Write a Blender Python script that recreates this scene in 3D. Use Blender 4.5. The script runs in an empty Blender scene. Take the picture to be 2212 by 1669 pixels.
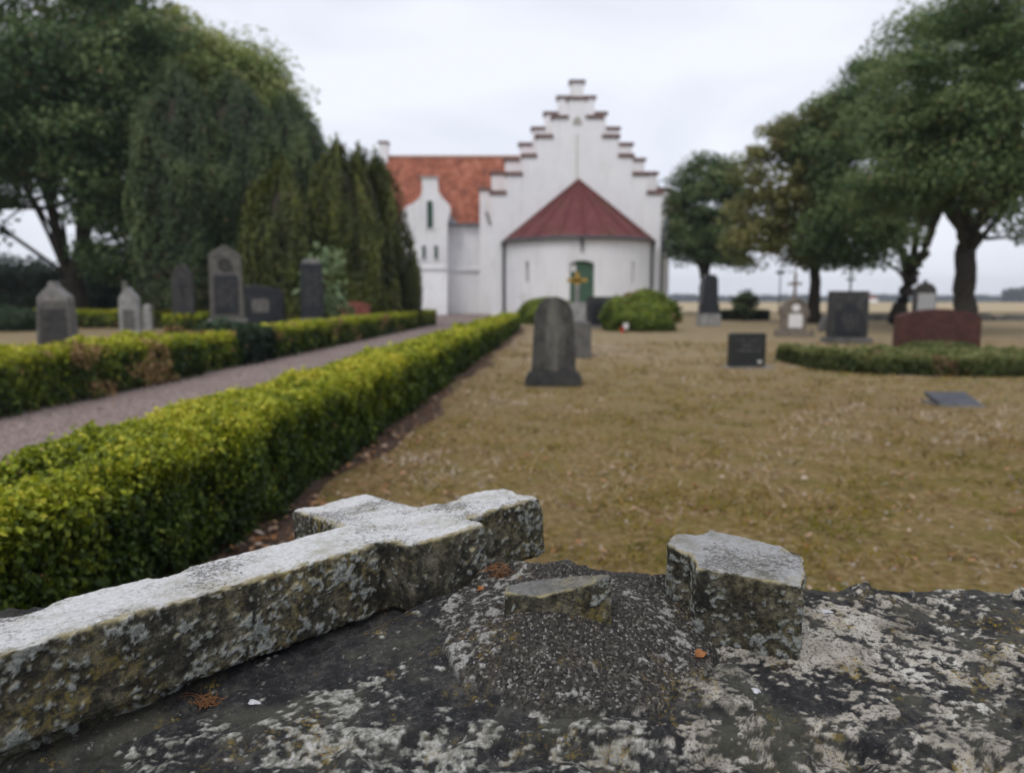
import bpy, math, random
import numpy as np
from mathutils import Vector, Matrix
random.seed(7)
RNG = np.random.default_rng(11)
S = bpy.context.scene
C = S.collection

# ------------------------------------------------------------------ camera
PITCH = math.atan(194 / 1600)
cam_d = bpy.data.cameras.new("camera")
cam = bpy.data.objects.new("camera", cam_d)
C.objects.link(cam)
cam.location = (0, 0, 1.0)
cam.rotation_euler = (math.pi / 2 - PITCH, 0, 0)
cam_d.sensor_width = 36
cam_d.lens = 36 * 1600 / 2212
cam_d.clip_start = 0.02
cam_d.clip_end = 20000
cam_d.dof.use_dof = True
cam_d.dof.focus_distance = 0.95
cam_d.dof.aperture_fstop = 3.6
S.camera = cam

# ------------------------------------------------------------------ overcast sky and veiled sun
SUN_EL, SUN_AZ = math.radians(52), math.radians(205)      # azimuth clockwise from +Y: behind the camera, slightly left
world = bpy.data.worlds.new("World")
S.world = world
world.use_nodes = True
wt = world.node_tree
wt.nodes.clear()
def wn(t, **k):
    n = wt.nodes.new(t)
    for a, b in k.items():
        setattr(n, a, b)
    return n
sky = wn('ShaderNodeTexSky', sky_type='NISHITA', sun_disc=False)
sky.sun_elevation = SUN_EL
sky.sun_rotation = SUN_AZ
bg1 = wn('ShaderNodeBackground'); bg1.inputs['Strength'].default_value = 0.10
wt.links.new(sky.outputs[0], bg1.inputs[0])
tc = wn('ShaderNodeTexCoord'); mp = wn('ShaderNodeMapping'); mp.inputs['Scale'].default_value = (1.0, 1.0, 2.6)
wt.links.new(tc.outputs['Generated'], mp.inputs[0])
nz = wn('ShaderNodeTexNoise'); nz.inputs['Scale'].default_value = 2.3; nz.inputs['Detail'].default_value = 5
nz.inputs['Roughness'].default_value = 0.45; nz.inputs['Distortion'].default_value = 0.5
wt.links.new(mp.outputs[0], nz.inputs['Vector'])
rp = wn('ShaderNodeValToRGB')
rp.color_ramp.elements[0].position = 0.38; rp.color_ramp.elements[0].color = (0.69, 0.715, 0.80, 1)
rp.color_ramp.elements[1].position = 0.60; rp.color_ramp.elements[1].color = (0.83, 0.85, 0.93, 1)
wt.links.new(nz.outputs[0], rp.inputs[0])
bg2 = wn('ShaderNodeBackground'); bg2.inputs['Strength'].default_value = 1.08
wt.links.new(rp.outputs[0], bg2.inputs[0])
mx = wn('ShaderNodeMixShader'); mx.inputs[0].default_value = 0.9
wo = wn('ShaderNodeOutputWorld')
wt.links.new(bg1.outputs[0], mx.inputs[1]); wt.links.new(bg2.outputs[0], mx.inputs[2]); wt.links.new(mx.outputs[0], wo.inputs[0])

sun_d = bpy.data.lights.new("sun", 'SUN')
sun_d.energy = 1.1
sun_d.angle = math.radians(25)
sun_d.color = (1.0, 0.965, 0.92)
sun = bpy.data.objects.new("sun", sun_d)
C.objects.link(sun)
sdir = Vector((math.sin(SUN_AZ) * math.cos(SUN_EL), math.cos(SUN_AZ) * math.cos(SUN_EL), math.sin(SUN_EL)))
sun.rotation_euler = sdir.to_track_quat('Z', 'Y').to_euler()

S.view_settings.view_transform = 'Standard'
S.view_settings.look = 'None'
S.view_settings.exposure = 0.18
S.view_settings.gamma = 1.0
S.cycles.max_bounces = 6
S.cycles.transparent_max_bounces = 4
S.cycles.use_denoising = True

# ------------------------------------------------------------------ measuring helper: survey coordinate -> world point at distance Y
def at(x, y, Y):
    a = (x - 1106) / 1600.0; b = (834.5 - y) / 1600.0
    dx = a; dy = math.cos(PITCH) + b * math.sin(PITCH); dz = -math.sin(PITCH) + b * math.cos(PITCH)
    k = Y / dy
    return Vector((dx * k, Y, 1.0 + dz * k))
def gY(y, z=0.0):
    b = (834.5 - y) / 1600.0
    dy = math.cos(PITCH) + b * math.sin(PITCH); dz = -math.sin(PITCH) + b * math.cos(PITCH)
    return (z - 1.0) / dz * dy
def ag(x, y, z=0.0):
    return at(x, y, gY(y, z))

# ------------------------------------------------------------------ numpy noise
_perm = np.random.default_rng(5).permutation(256)
_perm = np.concatenate([_perm, _perm])
def vnoise(P):
    P = np.asarray(P, float)
    i = np.floor(P).astype(int); f = P - i; u = f * f * (3 - 2 * f); i &= 255
    def h(a, b, c):
        return _perm[_perm[_perm[(i[..., 0] + a) & 255] + ((i[..., 1] + b) & 255)] + ((i[..., 2] + c) & 255)] / 255.0
    x, y, z = u[..., 0], u[..., 1], u[..., 2]
    def L(a, b, t): return a + (b - a) * t
    return L(L(L(h(0,0,0), h(1,0,0), x), L(h(0,1,0), h(1,1,0), x), y), L(L(h(0,0,1), h(1,0,1), x), L(h(0,1,1), h(1,1,1), x), y), z) * 2 - 1
_ROT = np.array(Matrix.Rotation(0.9, 3, 'X') @ Matrix.Rotation(0.7, 3, 'Y') @ Matrix.Rotation(0.55, 3, 'Z'))
def fbm(P, oct=4, lac=2.03, gain=0.5):
    s = 0; a = 1.0; P = (np.asarray(P, float) @ _ROT) + 31.7
    for k in range(oct):
        s = s + a * vnoise(P); P = (P @ _ROT) * lac + 17.3; a *= gain
    return s
def sstep(a, b, x):
    t = np.clip((x - a) / (b - a), 0, 1); return t * t * (3 - 2 * t)

# ------------------------------------------------------------------ objects
def link(name, me, mats, parent=None):
    o = bpy.data.objects.new(name, me)
    C.objects.link(o)
    for m in (mats if isinstance(mats, (list, tuple)) else [mats]):
        me.materials.append(m)
    if parent: o.parent = parent
    return o
def tag(o, label=None, cat=None, group=None, kind=None):
    if label: o['label'] = label
    if cat: o['category'] = cat
    if group: o['group'] = group
    if kind: o['kind'] = kind
    return o
def empty(name, loc=(0, 0, 0), rz=0, label=None, cat=None, group=None):
    o = bpy.data.objects.new(name, None)
    o.empty_display_size = 0.2
    C.objects.link(o); o.location = loc; o.rotation_euler = (0, 0, rz)
    return tag(o, label, cat, group)
def npmesh(name, V, F, midx=None, attrs=None, smooth=False):
    """V (n,3); F (m,k) all faces with k corners"""
    V = np.ascontiguousarray(V, dtype=np.float32); F = np.ascontiguousarray(F, dtype=np.int32)
    me = bpy.data.meshes.new(name)
    m, k = F.shape
    me.vertices.add(len(V)); me.vertices.foreach_set('co', V.ravel())
    me.loops.add(m * k); me.loops.foreach_set('vertex_index', F.ravel())
    me.polygons.add(m); me.polygons.foreach_set('loop_start', np.arange(0, m * k, k, dtype=np.int32))
    me.polygons.foreach_set('loop_total', np.full(m, k, dtype=np.int32))
    if midx is not None: me.polygons.foreach_set('material_index', np.asarray(midx, dtype=np.int32))
    if smooth: me.polygons.foreach_set('use_smooth', np.ones(m, dtype=bool))
    me.update(calc_edges=True)
    for n_, a in (attrs or {}).items():
        at_ = me.attributes.new(n_, 'FLOAT', 'POINT'); at_.data.foreach_set('value', np.asarray(a, dtype=np.float32))
    me.validate()
    return me

class MB:
    """collects solids for ONE mesh"""
    def __init__(s): s.v = []; s.f = []; s.m = []; s.mi = 0
    def add(s, vs, fs):
        o = len(s.v); s.v += [tuple(v) for v in vs]
        for f in fs: s.f.append([i + o for i in f]); s.m.append(s.mi)
        return s
    def box(s, x0, x1, y0, y1, z0, z1, taper=0.0):
        t = taper
        return s.add([(x0,y0,z0),(x1,y0,z0),(x1,y1,z0),(x0,y1,z0),(x0+t,y0+t,z1),(x1-t,y0+t,z1),(x1-t,y1-t,z1),(x0+t,y1-t,z1)],
                     [(0,3,2,1),(4,5,6,7),(0,1,5,4),(1,2,6,5),(2,3,7,6),(3,0,4,7)])
    def prism(s, poly, y0, y1):
        """poly (x,z) counter-clockwise seen from the front (-Y)"""
        n = len(poly)
        vs = [(x, y0, z) for x, z in poly] + [(x, y1, z) for x, z in poly]
        fs = [tuple(range(n)), tuple(range(2 * n - 1, n - 1, -1))]
        for i in range(n):
            j = (i + 1) % n; fs.append((i, i + n, j + n, j))
        return s.add(vs, fs)
    def prismz(s, poly, z0, z1):
        n = len(poly)
        vs = [(x, y, z0) for x, y in poly] + [(x, y, z1) for x, y in poly]
        fs = [tuple(range(n - 1, -1, -1)), tuple(range(n, 2 * n))]
        for i in range(n):
            j = (i + 1) % n; fs.append((i, j, j + n, i + n))
        return s.add(vs, fs)
    def tube(s, pts, rad, n=10, cap=True):
        pts = [Vector(p) for p in pts]
        if not isinstance(rad, (list, tuple)): rad = [rad] * len(pts)
        o = len(s.v); up = Vector((0.13, 0.21, 1)).normalized(); rings = []
        for i, p in enumerate(pts):
            d = (pts[min(i + 1, len(pts) - 1)] - pts[max(i - 1, 0)]).normalized()
            a = d.cross(up if abs(d.dot(up)) < 0.95 else Vector((1, 0, 0))).normalized(); b = d.cross(a)
            rings.append([tuple(p + (a * math.cos(t) + b * math.sin(t)) * rad[i]) for t in [2 * math.pi * k / n for k in range(n)]])
        vs = [v for r in rings for v in r]; fs = []
        for i in range(len(pts) - 1):
            for k in range(n):
                fs.append((i*n+k, (i+1)*n+k, (i+1)*n+(k+1) % n, i*n+(k+1) % n))
        if cap: fs.append(tuple(range(n))); fs.append(tuple(range(len(pts)*n-1, (len(pts)-1)*n-1, -1)))
        return s.add(vs, fs)
    def build(s, name, mats, parent=None, bevel=0.0, smooth=False, label=None):
        me = bpy.data.meshes.new(name)
        me.from_pydata(s.v, [], s.f)
        me.polygons.foreach_set('material_index', s.m)
        if smooth: me.polygons.foreach_set('use_smooth', [True] * len(s.f))
        me.update()
        o = link(name, me, mats, parent)
        if bevel:
            b = o.modifiers.new('bevel', 'BEVEL'); b.width = bevel; b.segments = 2; b.limit_method = 'ANGLE'; b.angle_limit = math.radians(40)
        if label: o['label'] = label
        return o

# ------------------------------------------------------------------ material kit
class NT:
    def __init__(s, name):
        s.m = bpy.data.materials.new(name); s.m.use_nodes = True; s.t = s.m.node_tree; s.t.nodes.clear()
        s.out = s.t.nodes.new('ShaderNodeOutputMaterial')
        s.co = s.n('ShaderNodeTexCoord').outputs['Object']
    def n(s, t, ins=None, **k):
        nd = s.t.nodes.new(t)
        for a, b in k.items(): setattr(nd, a, b)
        for a, b in (ins or {}).items(): s.set(nd.inputs[a], b)
        return nd
    def set(s, sock, v):
        if isinstance(v, bpy.types.NodeSocket): s.t.links.new(v, sock)
        elif isinstance(v, (tuple, list)) and len(v) == 3 and sock.type == 'RGBA': sock.default_value = (*v, 1)
        else: sock.default_value = v
    def vec(s, scale=(1, 1, 1), co=None, rot=(0, 0, 0), loc=(0, 0, 0)):
        return s.n('ShaderNodeMapping', {'Vector': co or s.co, 'Scale': scale, 'Rotation': rot, 'Location': loc}).outputs[0]
    def noise(s, sc, det=4, rough=0.55, dist=0.0, co=None):
        return s.n('ShaderNodeTexNoise', {'Vector': co or s.co, 'Scale': sc, 'Detail': det, 'Roughness': rough, 'Distortion': dist}).outputs[0]
    def voro(s, sc, feature='F1', co=None, out=0, rnd=1.0):
        return s.n('ShaderNodeTexVoronoi', {'Vector': co or s.co, 'Scale': sc, 'Randomness': rnd}, feature=feature).outputs[out]
    def ramp(s, v, *st):
        nd = s.n('ShaderNodeValToRGB', {0: v}); e = nd.color_ramp.elements
        while len(e) < len(st): e.new(0.5)
        for k, (p, c) in enumerate(st):
            e[k].position = p; e[k].color = (c, c, c, 1) if not isinstance(c, tuple) else (*c, 1)
        return nd.outputs[0]
    def th(s, v, a, b): return s.ramp(v, (a, 0.0), (b, 1.0))
    def mix(s, f, a, b, mode='MIX'):
        nd = s.n('ShaderNodeMix', data_type='RGBA', blend_type=mode)
        s.set(nd.inputs[0], f); s.set(nd.inputs[6], a); s.set(nd.inputs[7], b)
        return nd.outputs[2]
    def math(s, op, a, b=0.0, c=0.0):
        nd = s.n('ShaderNodeMath', operation=op); s.set(nd.inputs[0], a); s.set(nd.inputs[1], b); s.set(nd.inputs[2], c)
        return nd.outputs[0]
    def bump(s, h, st=0.5, d=0.01, nrm=None):
        nd = s.n('ShaderNodeBump', {'Height': h, 'Strength': st, 'Distance': d})
        if nrm: s.t.links.new(nrm, nd.inputs['Normal'])
        return nd.outputs[0]
    def attr(s, name): return s.n('ShaderNodeAttribute', attribute_name=name).outputs['Fac']
    def nz(s):
        g = s.n('ShaderNodeNewGeometry').outputs['Normal']
        return s.n('ShaderNodeSeparateXYZ', {0: g}).outputs[2]
    def pos(s, k): return s.n('ShaderNodeSeparateXYZ', {0: s.co}).outputs[k]
    def done(s, col, rough=0.8, nrm=None, spec=0.3, metal=0.0):
        p = s.n('ShaderNodeBsdfPrincipled', {'Base Color': col, 'Roughness': rough, 'Metallic': metal, 'Specular IOR Level': spec})
        if nrm: s.t.links.new(nrm, p.inputs['Normal'])
        s.t.links.new(p.outputs[0], s.out.inputs[0]); return s.m

def mat_plain(name, col, rough=0.6, var=0.25, sc=6, metal=0.0, spec=0.4):
    t = NT(name); n = t.noise(sc, 5)
    dark = tuple(c * (1 - var) for c in col); light = tuple(min(1, c * (1 + var)) for c in col)
    return t.done(t.ramp(n, (0.3, dark), (0.7, light)), rough, t.bump(t.noise(sc * 6, 3), 0.2, 0.005), spec, metal)

def mat_leaf(name, stops, dry=(0.28, 0.19, 0.09), trans=0.4, rough=0.55, patch=0.6):
    t = NT(name)
    tone = t.attr('tone')
    n = t.noise(patch, 3)
    v = t.math('ADD', tone, t.math('MULTIPLY', t.math('SUBTRACT', n, 0.5), 0.5))
    col = t.mix(t.attr('dry'), t.ramp(v, *stops), dry)
    p = t.n('ShaderNodeBsdfPrincipled', {'Base Color': col, 'Roughness': rough, 'Specular IOR Level': 0.35})
    tr = t.n('ShaderNodeBsdfTranslucent', {'Color': col})
    m = t.n('ShaderNodeMixShader', {0: trans, 1: p.outputs[0], 2: tr.outputs[0]})
    t.t.links.new(m.outputs[0], t.out.inputs[0]); return t.m

# ---- weathered foreground stone
def mat_cross(name, topw=1.0, white=1.0, yk=0.75):
    t = NT(name)
    mid = t.noise(32, 5, 0.65, 0.3); fine = t.noise(130, 4, 0.7); vf = t.noise(420, 3, 0.7)
    col = t.ramp(t.math('ADD', t.math('MULTIPLY', mid, 0.55), t.math('MULTIPLY', fine, 0.45)), (0.34, (0.012, 0.012, 0.011)), (0.46, (0.04, 0.038, 0.028)), (0.55, (0.105, 0.097, 0.070)), (0.66, (0.19, 0.18, 0.135)))
    yel = t.math('MULTIPLY', t.th(t.noise(11, 4, 0.6, 0.3, t.vec(loc=(3, 1, 2))), 0.46, 0.62), t.th(fine, 0.44, 0.60))
    col = t.mix(t.math('MULTIPLY', yel, yk), col, (0.15, 0.115, 0.028))
    blk = t.th(t.noise(19, 5, 0.7, 0.3, t.vec(loc=(7, 2, 5))), 0.50, 0.58)
    col = t.mix(t.math('MULTIPLY', blk, 0.7), col, (0.014, 0.014, 0.014))
    cr = t.attr('crust')
    col = t.mix(t.math('MULTIPLY', cr, 0.9), col, t.ramp(t.math('ADD', t.math('MULTIPLY', vf, 0.5), t.math('MULTIPLY', fine, 0.5)), (0.38, (0.085, 0.09, 0.077)), (0.62, (0.33, 0.35, 0.33))))
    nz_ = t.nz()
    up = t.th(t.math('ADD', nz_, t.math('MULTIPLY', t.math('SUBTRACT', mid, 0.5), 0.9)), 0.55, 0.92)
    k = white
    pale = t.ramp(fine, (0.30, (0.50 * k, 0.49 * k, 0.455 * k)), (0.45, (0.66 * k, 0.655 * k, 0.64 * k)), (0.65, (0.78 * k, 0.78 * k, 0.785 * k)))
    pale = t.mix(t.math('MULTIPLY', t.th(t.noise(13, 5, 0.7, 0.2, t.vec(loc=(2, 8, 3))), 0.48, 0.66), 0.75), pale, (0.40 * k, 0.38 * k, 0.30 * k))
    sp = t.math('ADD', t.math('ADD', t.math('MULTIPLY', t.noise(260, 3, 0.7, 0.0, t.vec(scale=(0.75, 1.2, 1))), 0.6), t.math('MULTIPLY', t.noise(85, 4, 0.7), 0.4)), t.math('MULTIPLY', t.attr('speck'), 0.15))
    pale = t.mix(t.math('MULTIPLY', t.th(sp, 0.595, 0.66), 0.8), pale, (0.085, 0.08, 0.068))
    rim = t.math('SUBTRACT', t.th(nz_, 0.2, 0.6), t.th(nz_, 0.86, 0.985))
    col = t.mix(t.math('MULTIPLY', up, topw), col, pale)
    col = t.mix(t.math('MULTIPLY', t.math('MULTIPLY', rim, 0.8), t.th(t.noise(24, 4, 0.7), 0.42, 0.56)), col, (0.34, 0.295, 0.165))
    h = t.math('ADD', t.math('MULTIPLY', cr, 0.5), t.math('MULTIPLY', fine, 0.7))
    h = t.math('ADD', h, t.math('MULTIPLY', vf, 0.4))
    return t.done(col, 0.93, t.bump(h, 0.9, 0.005), 0.15)

def mat_slab():
    t = NT('capstone_rock')
    big = t.noise(5.5, 5, 0.6, 0.4); mid = t.noise(26, 5, 0.6); fine = t.noise(130, 4, 0.7); vf = t.noise(420, 3, 0.7)
    x = t.pos(0)
    dark = t.ramp(t.math('ADD', t.math('MULTIPLY', mid, 0.5), t.math('MULTIPLY', fine, 0.5)), (0.36, (0.011, 0.011, 0.012)), (0.5, (0.024, 0.024, 0.025)), (0.6, (0.06, 0.058, 0.053)))
    dark = t.mix(t.math('MULTIPLY', t.th(t.noise(9, 5, 0.65, 0.3, t.vec(loc=(9, 1, 4))), 0.48, 0.62), 0.6), dark, (0.085, 0.083, 0.062))
    cream = t.ramp(t.noise(17, 5, 0.6), (0.35, (0.20, 0.18, 0.145)), (0.5, (0.37, 0.34, 0.285)), (0.66, (0.54, 0.515, 0.46)))
    cream = t.mix(t.math('MULTIPLY', t.th(t.noise(240, 4, 0.75, 0.0, t.vec(loc=(2, 1, 1))), 0.53, 0.58), 0.85), cream, (0.05, 0.048, 0.044))
    grey = t.ramp(fine, (0.35, (0.11, 0.11, 0.092)), (0.5, (0.25, 0.245, 0.21)), (0.65, (0.48, 0.47, 0.44)))
    pale = t.mix(t.th(t.math('ADD', x, t.math('MULTIPLY', t.math('SUBTRACT', big, 0.5), 0.8)), 0.05, 0.25), grey, cream)
    col = t.mix(t.attr('pale'), dark, pale)
    yel = t.math('MULTIPLY', t.th(t.noise(14, 4, 0.6, 0.2, t.vec(loc=(2, 2, 7))), 0.54, 0.66), t.th(t.noise(120, 5, 0.8), 0.52, 0.58))
    col = t.mix(t.math('MULTIPLY', yel, 0.7), col, (0.27, 0.19, 0.035))
    spots = t.th(t.noise(230, 4, 0.75, 0.0, t.vec(loc=(3, 9, 0))), 0.64, 0.68)
    col = t.mix(t.math('MULTIPLY', spots, 0.6), col, (0.42, 0.42, 0.39))
    md = t.attr('mortar'); mc = t.attr('mcrust')
    cell = t.voro(330, out=0); cellc = t.voro(330, out=1)
    g = t.n('ShaderNodeSeparateColor', {0: cellc}).outputs[0]
    grain = t.ramp(g, (0.0, (0.020, 0.020, 0.020)), (0.6, (0.055, 0.05, 0.043)), (0.88, (0.10, 0.09, 0.075)), (0.99, (0.26, 0.25, 0.23)))
    grain = t.mix(mc, grain, t.ramp(vf, (0.35, (0.15, 0.145, 0.13)), (0.62, (0.46, 0.45, 0.42))))
    grain = t.mix(t.math('MULTIPLY', yel, 0.6), grain, (0.22, 0.15, 0.03))
    col = t.mix(md, col, grain)
    h = t.math('ADD', t.math('MULTIPLY', fine, 0.7), t.math('MULTIPLY', vf, 0.4))
    h = t.math('SUBTRACT', h, t.math('MULTIPLY', t.math('MULTIPLY', md, cell), 0.8))
    return t.done(col, 0.9, t.bump(h, 0.9, 0.005), 0.2)

# ------------------------------------------------------------------ foreground: wall capstone with the mortar mound
def slab_h(X, Y):
    """height of the capstone's upper surface"""
    P = np.stack([X, Y, np.zeros_like(X)], -1)
    z = 0.548 + 0.020 * np.exp(-((X - 0.12) / 0.40) ** 2) * sstep(0.7, 1.05, Y) + 0.006 * sstep(0.97, 1.05, Y) - 0.015 * sstep(0.0, -0.6, X)
    z += 0.004 * fbm(P * 5, 3) + 0.0042 * fbm(P * 17, 4)
    # crumbled rim at the far side
    yf = 1.085 + 0.02 * fbm(P * np.array([4, 0, 0]) + 3, 3)
    rim = np.exp(-((Y - (yf - 0.03)) / 0.035) ** 2)
    z += rim * (0.024 * np.clip(fbm(P * np.array([11, 16, 1]) + 9, 4) + 0.12, 0, 1.4)) 
    # lower ledge in front: the surface breaks down a step
    yl = 0.738 + 0.016 * fbm(P * np.array([7, 0, 0]), 2) - 0.02 * sstep(0.2, 0.5, X) + 0.012 * fbm(P * 18 + 4, 2)
    led = sstep(yl + 0.008, yl - 0.013, Y)
    z -= led * (0.015 + 0.010 * fbm(P * 24, 2) + 0.012 * sstep(0.68, 0.58, Y))
    z += 0.0045 * fbm(P * 34 + 6, 2) * sstep(0.80, 0.72, Y)
    z -= 0.012 * sstep(0.93, 0.80, Y)
    # hollow in front of the fallen cross
    dl = (X + 0.156) * (-math.sin(0.7425)) + (Y - 1.012) * math.cos(0.7425)
    z -= 0.017 * np.exp(-((dl - 0.012) / 0.022) ** 2) * sstep(-0.10, -0.16, X) 
    z -= 0.012 * sstep(-0.02, 0.03, dl) * sstep(-0.10, -0.2, X)
    # mortar mound
    dx = X - 0.075; dy = Y - 0.945
    ang = np.arctan2(dy, dx)
    A = np.stack([np.cos(ang) * 1.6, np.sin(ang) * 1.6, np.zeros_like(X)], -1)
    Rr = 0.185 - 0.016 * sstep(-0.3, -1.2, ang) + 0.02 * fbm(A + 2, 3) + 0.022 * np.exp(-((ang + 1.05) / 0.25) ** 2) + 0.004 * fbm(P * 30, 1)
    r = np.hypot(dx, dy * 0.98)
    t = np.clip(1 - (r - 0.035) / (Rr - 0.035), 0, 1)
    edge = sstep(Rr + 0.001, Rr - 0.003, r)
    gr = fbm(P * 130 + 2, 2)
    flank = np.exp(-((np.abs(ang) - 2.75) / 0.55) ** 2) + 0.55 * np.exp(-((ang + 0.15) / 0.55) ** 2) + 0.25 * np.exp(-((ang + 1.2) / 0.3) ** 2) * sstep(0.10, 0.15, r)
    mcr = sstep(0.02, 0.27, 0.4 * fbm(P * 26 + 3, 4) + 0.65 * gr - 0.60 + 0.62 * flank) * (1 - 0.85 * np.exp(-((r - 0.05) / 0.035) ** 2) * (dy < 0.02))
    z += 0.037 * (1 - 0.40 * sstep(0.0, 0.07, dy)) * t ** 1.1 + 0.0070 * edge + edge * (0.0020 * np.clip(gr, -0.2, 1) + 0.0022 * fbm(P * 28 + 8, 3))
    z -= 0.006 * np.exp(-((r - Rr - 0.0045) / 0.0035) ** 2) * sstep(0.2, -0.3, ang) * sstep(-2.3, -1.7, ang)
    mortar = sstep(Rr + 0.002, Rr - 0.004, r)
    # flaked skin right of the mound
    q = np.hypot((X - 0.222) / 0.075, (Y - 0.83) / 0.045) + 0.32 * fbm(P * 24 + 5, 2)
    fl = sstep(1.03, 0.88, q) * (1 - mortar)
    z += fl * (0.007 + 0.003 * fbm(P * 48, 3))
    ck = np.abs(fbm(P * np.array([7, 9, 1]) + 40, 3)); cm = sstep(0.10, 0.2, X) * sstep(0.97, 0.9, Y) * (1 - mortar) + 0.6 * sstep(0.80, 0.74, Y) * sstep(0.1, -0.1, X)
    z -= 0.0055 * np.exp(-(ck / 0.018) ** 2) * np.clip(cm, 0, 1) * sstep(-0.05, 0.2, fbm(P * 4 + 60, 2))
    q2 = np.hypot((X - 0.135) / 0.10, (Y - 0.742) / 0.012) + 0.3 * fbm(P * 30 + 1, 2)
    z += sstep(1.0, 0.7, q2) * 0.007
    # torn lump at lower right
    cx = X - 0.275 - (0.74 - Y) * 0.35; cy = Y - 0.725
    q3 = np.hypot(cx / 0.026, cy / 0.055) + 0.25 * fbm(P * 26 + 8, 2)
    z += sstep(1.15, 0.45, q3) * (0.022 + 0.008 * fbm(P * 30, 2))
    # left lump and patches
    q4 = np.hypot((X + 0.30) / 0.16, (Y - 0.705) / 0.05) + 0.3 * fbm(P * 14 + 2, 3)
    z += sstep(1.1, 0.4, q4) * 0.008
    q5 = np.hypot((X + 0.225) / 0.05, (Y - 0.815) / 0.03) + 0.3 * fbm(P * 28 + 6, 4)
    f5 = sstep(1.0, 0.93, q5)
    # stepped break under the block's right
    q6 = fbm(P * 6 + 12, 4)
    z += 0.004 * sstep(0.05, 0.0, q6) * sstep(0.3, 0.4, X)
    P3 = np.stack([X, Y, z * 2.2], -1)
    f = 0.34 * fbm(P3 * 30 + 2, 5, gain=.62) + 0.50 * fbm(P3 * np.array([105, 140, 105]) + 7, 3) + 0.30 * fbm(P * np.array([7, 10, 1]) + 4, 3)
    tcut = 0.42 - 0.40 * sstep(0.16, 0.34, X + 0.07 * fbm(P * 9, 3)) - 0.13 * sstep(0.80, 0.74, Y) * sstep(0.45, 0.2, X) + 0.30 * sstep(1.01, 1.05, Y) - 0.18 * sstep(0.09, 0.02, np.hypot(X + 0.20, (Y - 0.80) * 1.4)) + 0.13 * np.exp(-((X - 0.62) / 0.12) ** 2 - ((Y - 0.80) / 0.09) ** 2) + 0.12 * np.exp(-((X - 0.36) / 0.10) ** 2 - ((Y - 0.82) / 0.04) ** 2)
    tcut = tcut + 0.10 * sstep(-0.12, -0.3, X) * sstep(0.74, 0.8, Y)
    pale = sstep(tcut - 0.10, tcut + 0.16, f)
    dz = 0.0009 * pale + 0.0011 * fbm(P3 * 150, 3) * (0.5 + 0.8 * pale)
    z = z + dz * (1 - mortar)
    return z, mortar, np.stack([np.clip(pale + 0.55 * fl * (f > -0.12), 0, 1), mcr]), yf

def capstone_mesh():
    xs = np.concatenate([np.linspace(-2.6, -0.93, 420)[:-1], np.linspace(-0.93, 0.98, 1080), np.linspace(0.98, 2.6, 420)[1:]])
    vs = np.concatenate([np.linspace(0, 1, 470), 1 + np.linspace(0.02, 1, 60)])
    X, V = np.meshgrid(xs, vs)
    ytop = 0.42 + (1.085 - 0.42) * np.clip(V, 0, 1)
    z, mo, fl, yf = slab_h(X, np.clip(ytop, 0, 2))
    s = (yf - 0.42) / (1.085 - 0.42)
    Y = 0.42 + (ytop - 0.42) * s
    z, mo, fl, yf = slab_h(X, Y)
    over = np.clip(V - 1, 0, 1)
    P = np.stack([X, Y, z], -1)
    roll = sstep(0, 0.12, over)
    z = np.where(over > 0, z - 0.03 * roll - over * 0.56, z)
    Y = Y + np.where(over > 0, 0.012 * roll + 0.02 * fbm(np.stack([X * 9, z * 9, X * 0], -1), 3) * roll, 0)
    z = z - 0.010 * sstep(0.972, 1.0, np.clip(V, 0, 1)) ** 2
    # front face
    fr = [(0.415, 0.515), (0.40, 0.48), (0.41, 0.0)]
    rows = []
    for yy, zz in fr[::-1]: rows.append(np.stack([xs, np.full_like(xs, yy) + 0.01 * fbm(np.stack([xs * 5, xs * 0 + zz * 9, xs * 0], -1), 3), np.full_like(xs, zz)], -1))
    G = np.concatenate([np.array(rows), np.stack([X, Y, z], -1)], 0)
    z0 = np.zeros((3, len(xs)))
    mo = np.concatenate([z0, np.where(over > 0, 0, mo)], 0); pa = np.concatenate([z0, fl[0]], 0); mc = np.concatenate([z0, fl[1]], 0)
    R_, K = G.shape[:2]
    idx = np.arange(R_ * K).reshape(R_, K)
    F = np.stack([idx[:-1, :-1], idx[:-1, 1:], idx[1:, 1:], idx[1:, :-1]], -1).reshape(-1, 4)
    return npmesh('stone_wall', G.reshape(-1, 3), F, attrs={'mortar': mo.ravel(), 'pale': pa.ravel(), 'mcrust': mc.ravel()}, smooth=True)

wall = link('stone_wall', capstone_mesh(), mat_slab())
tag(wall, 'rough lichen-spotted stone wall top with a cone of gravelly mortar in its middle', 'stone wall')

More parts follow.
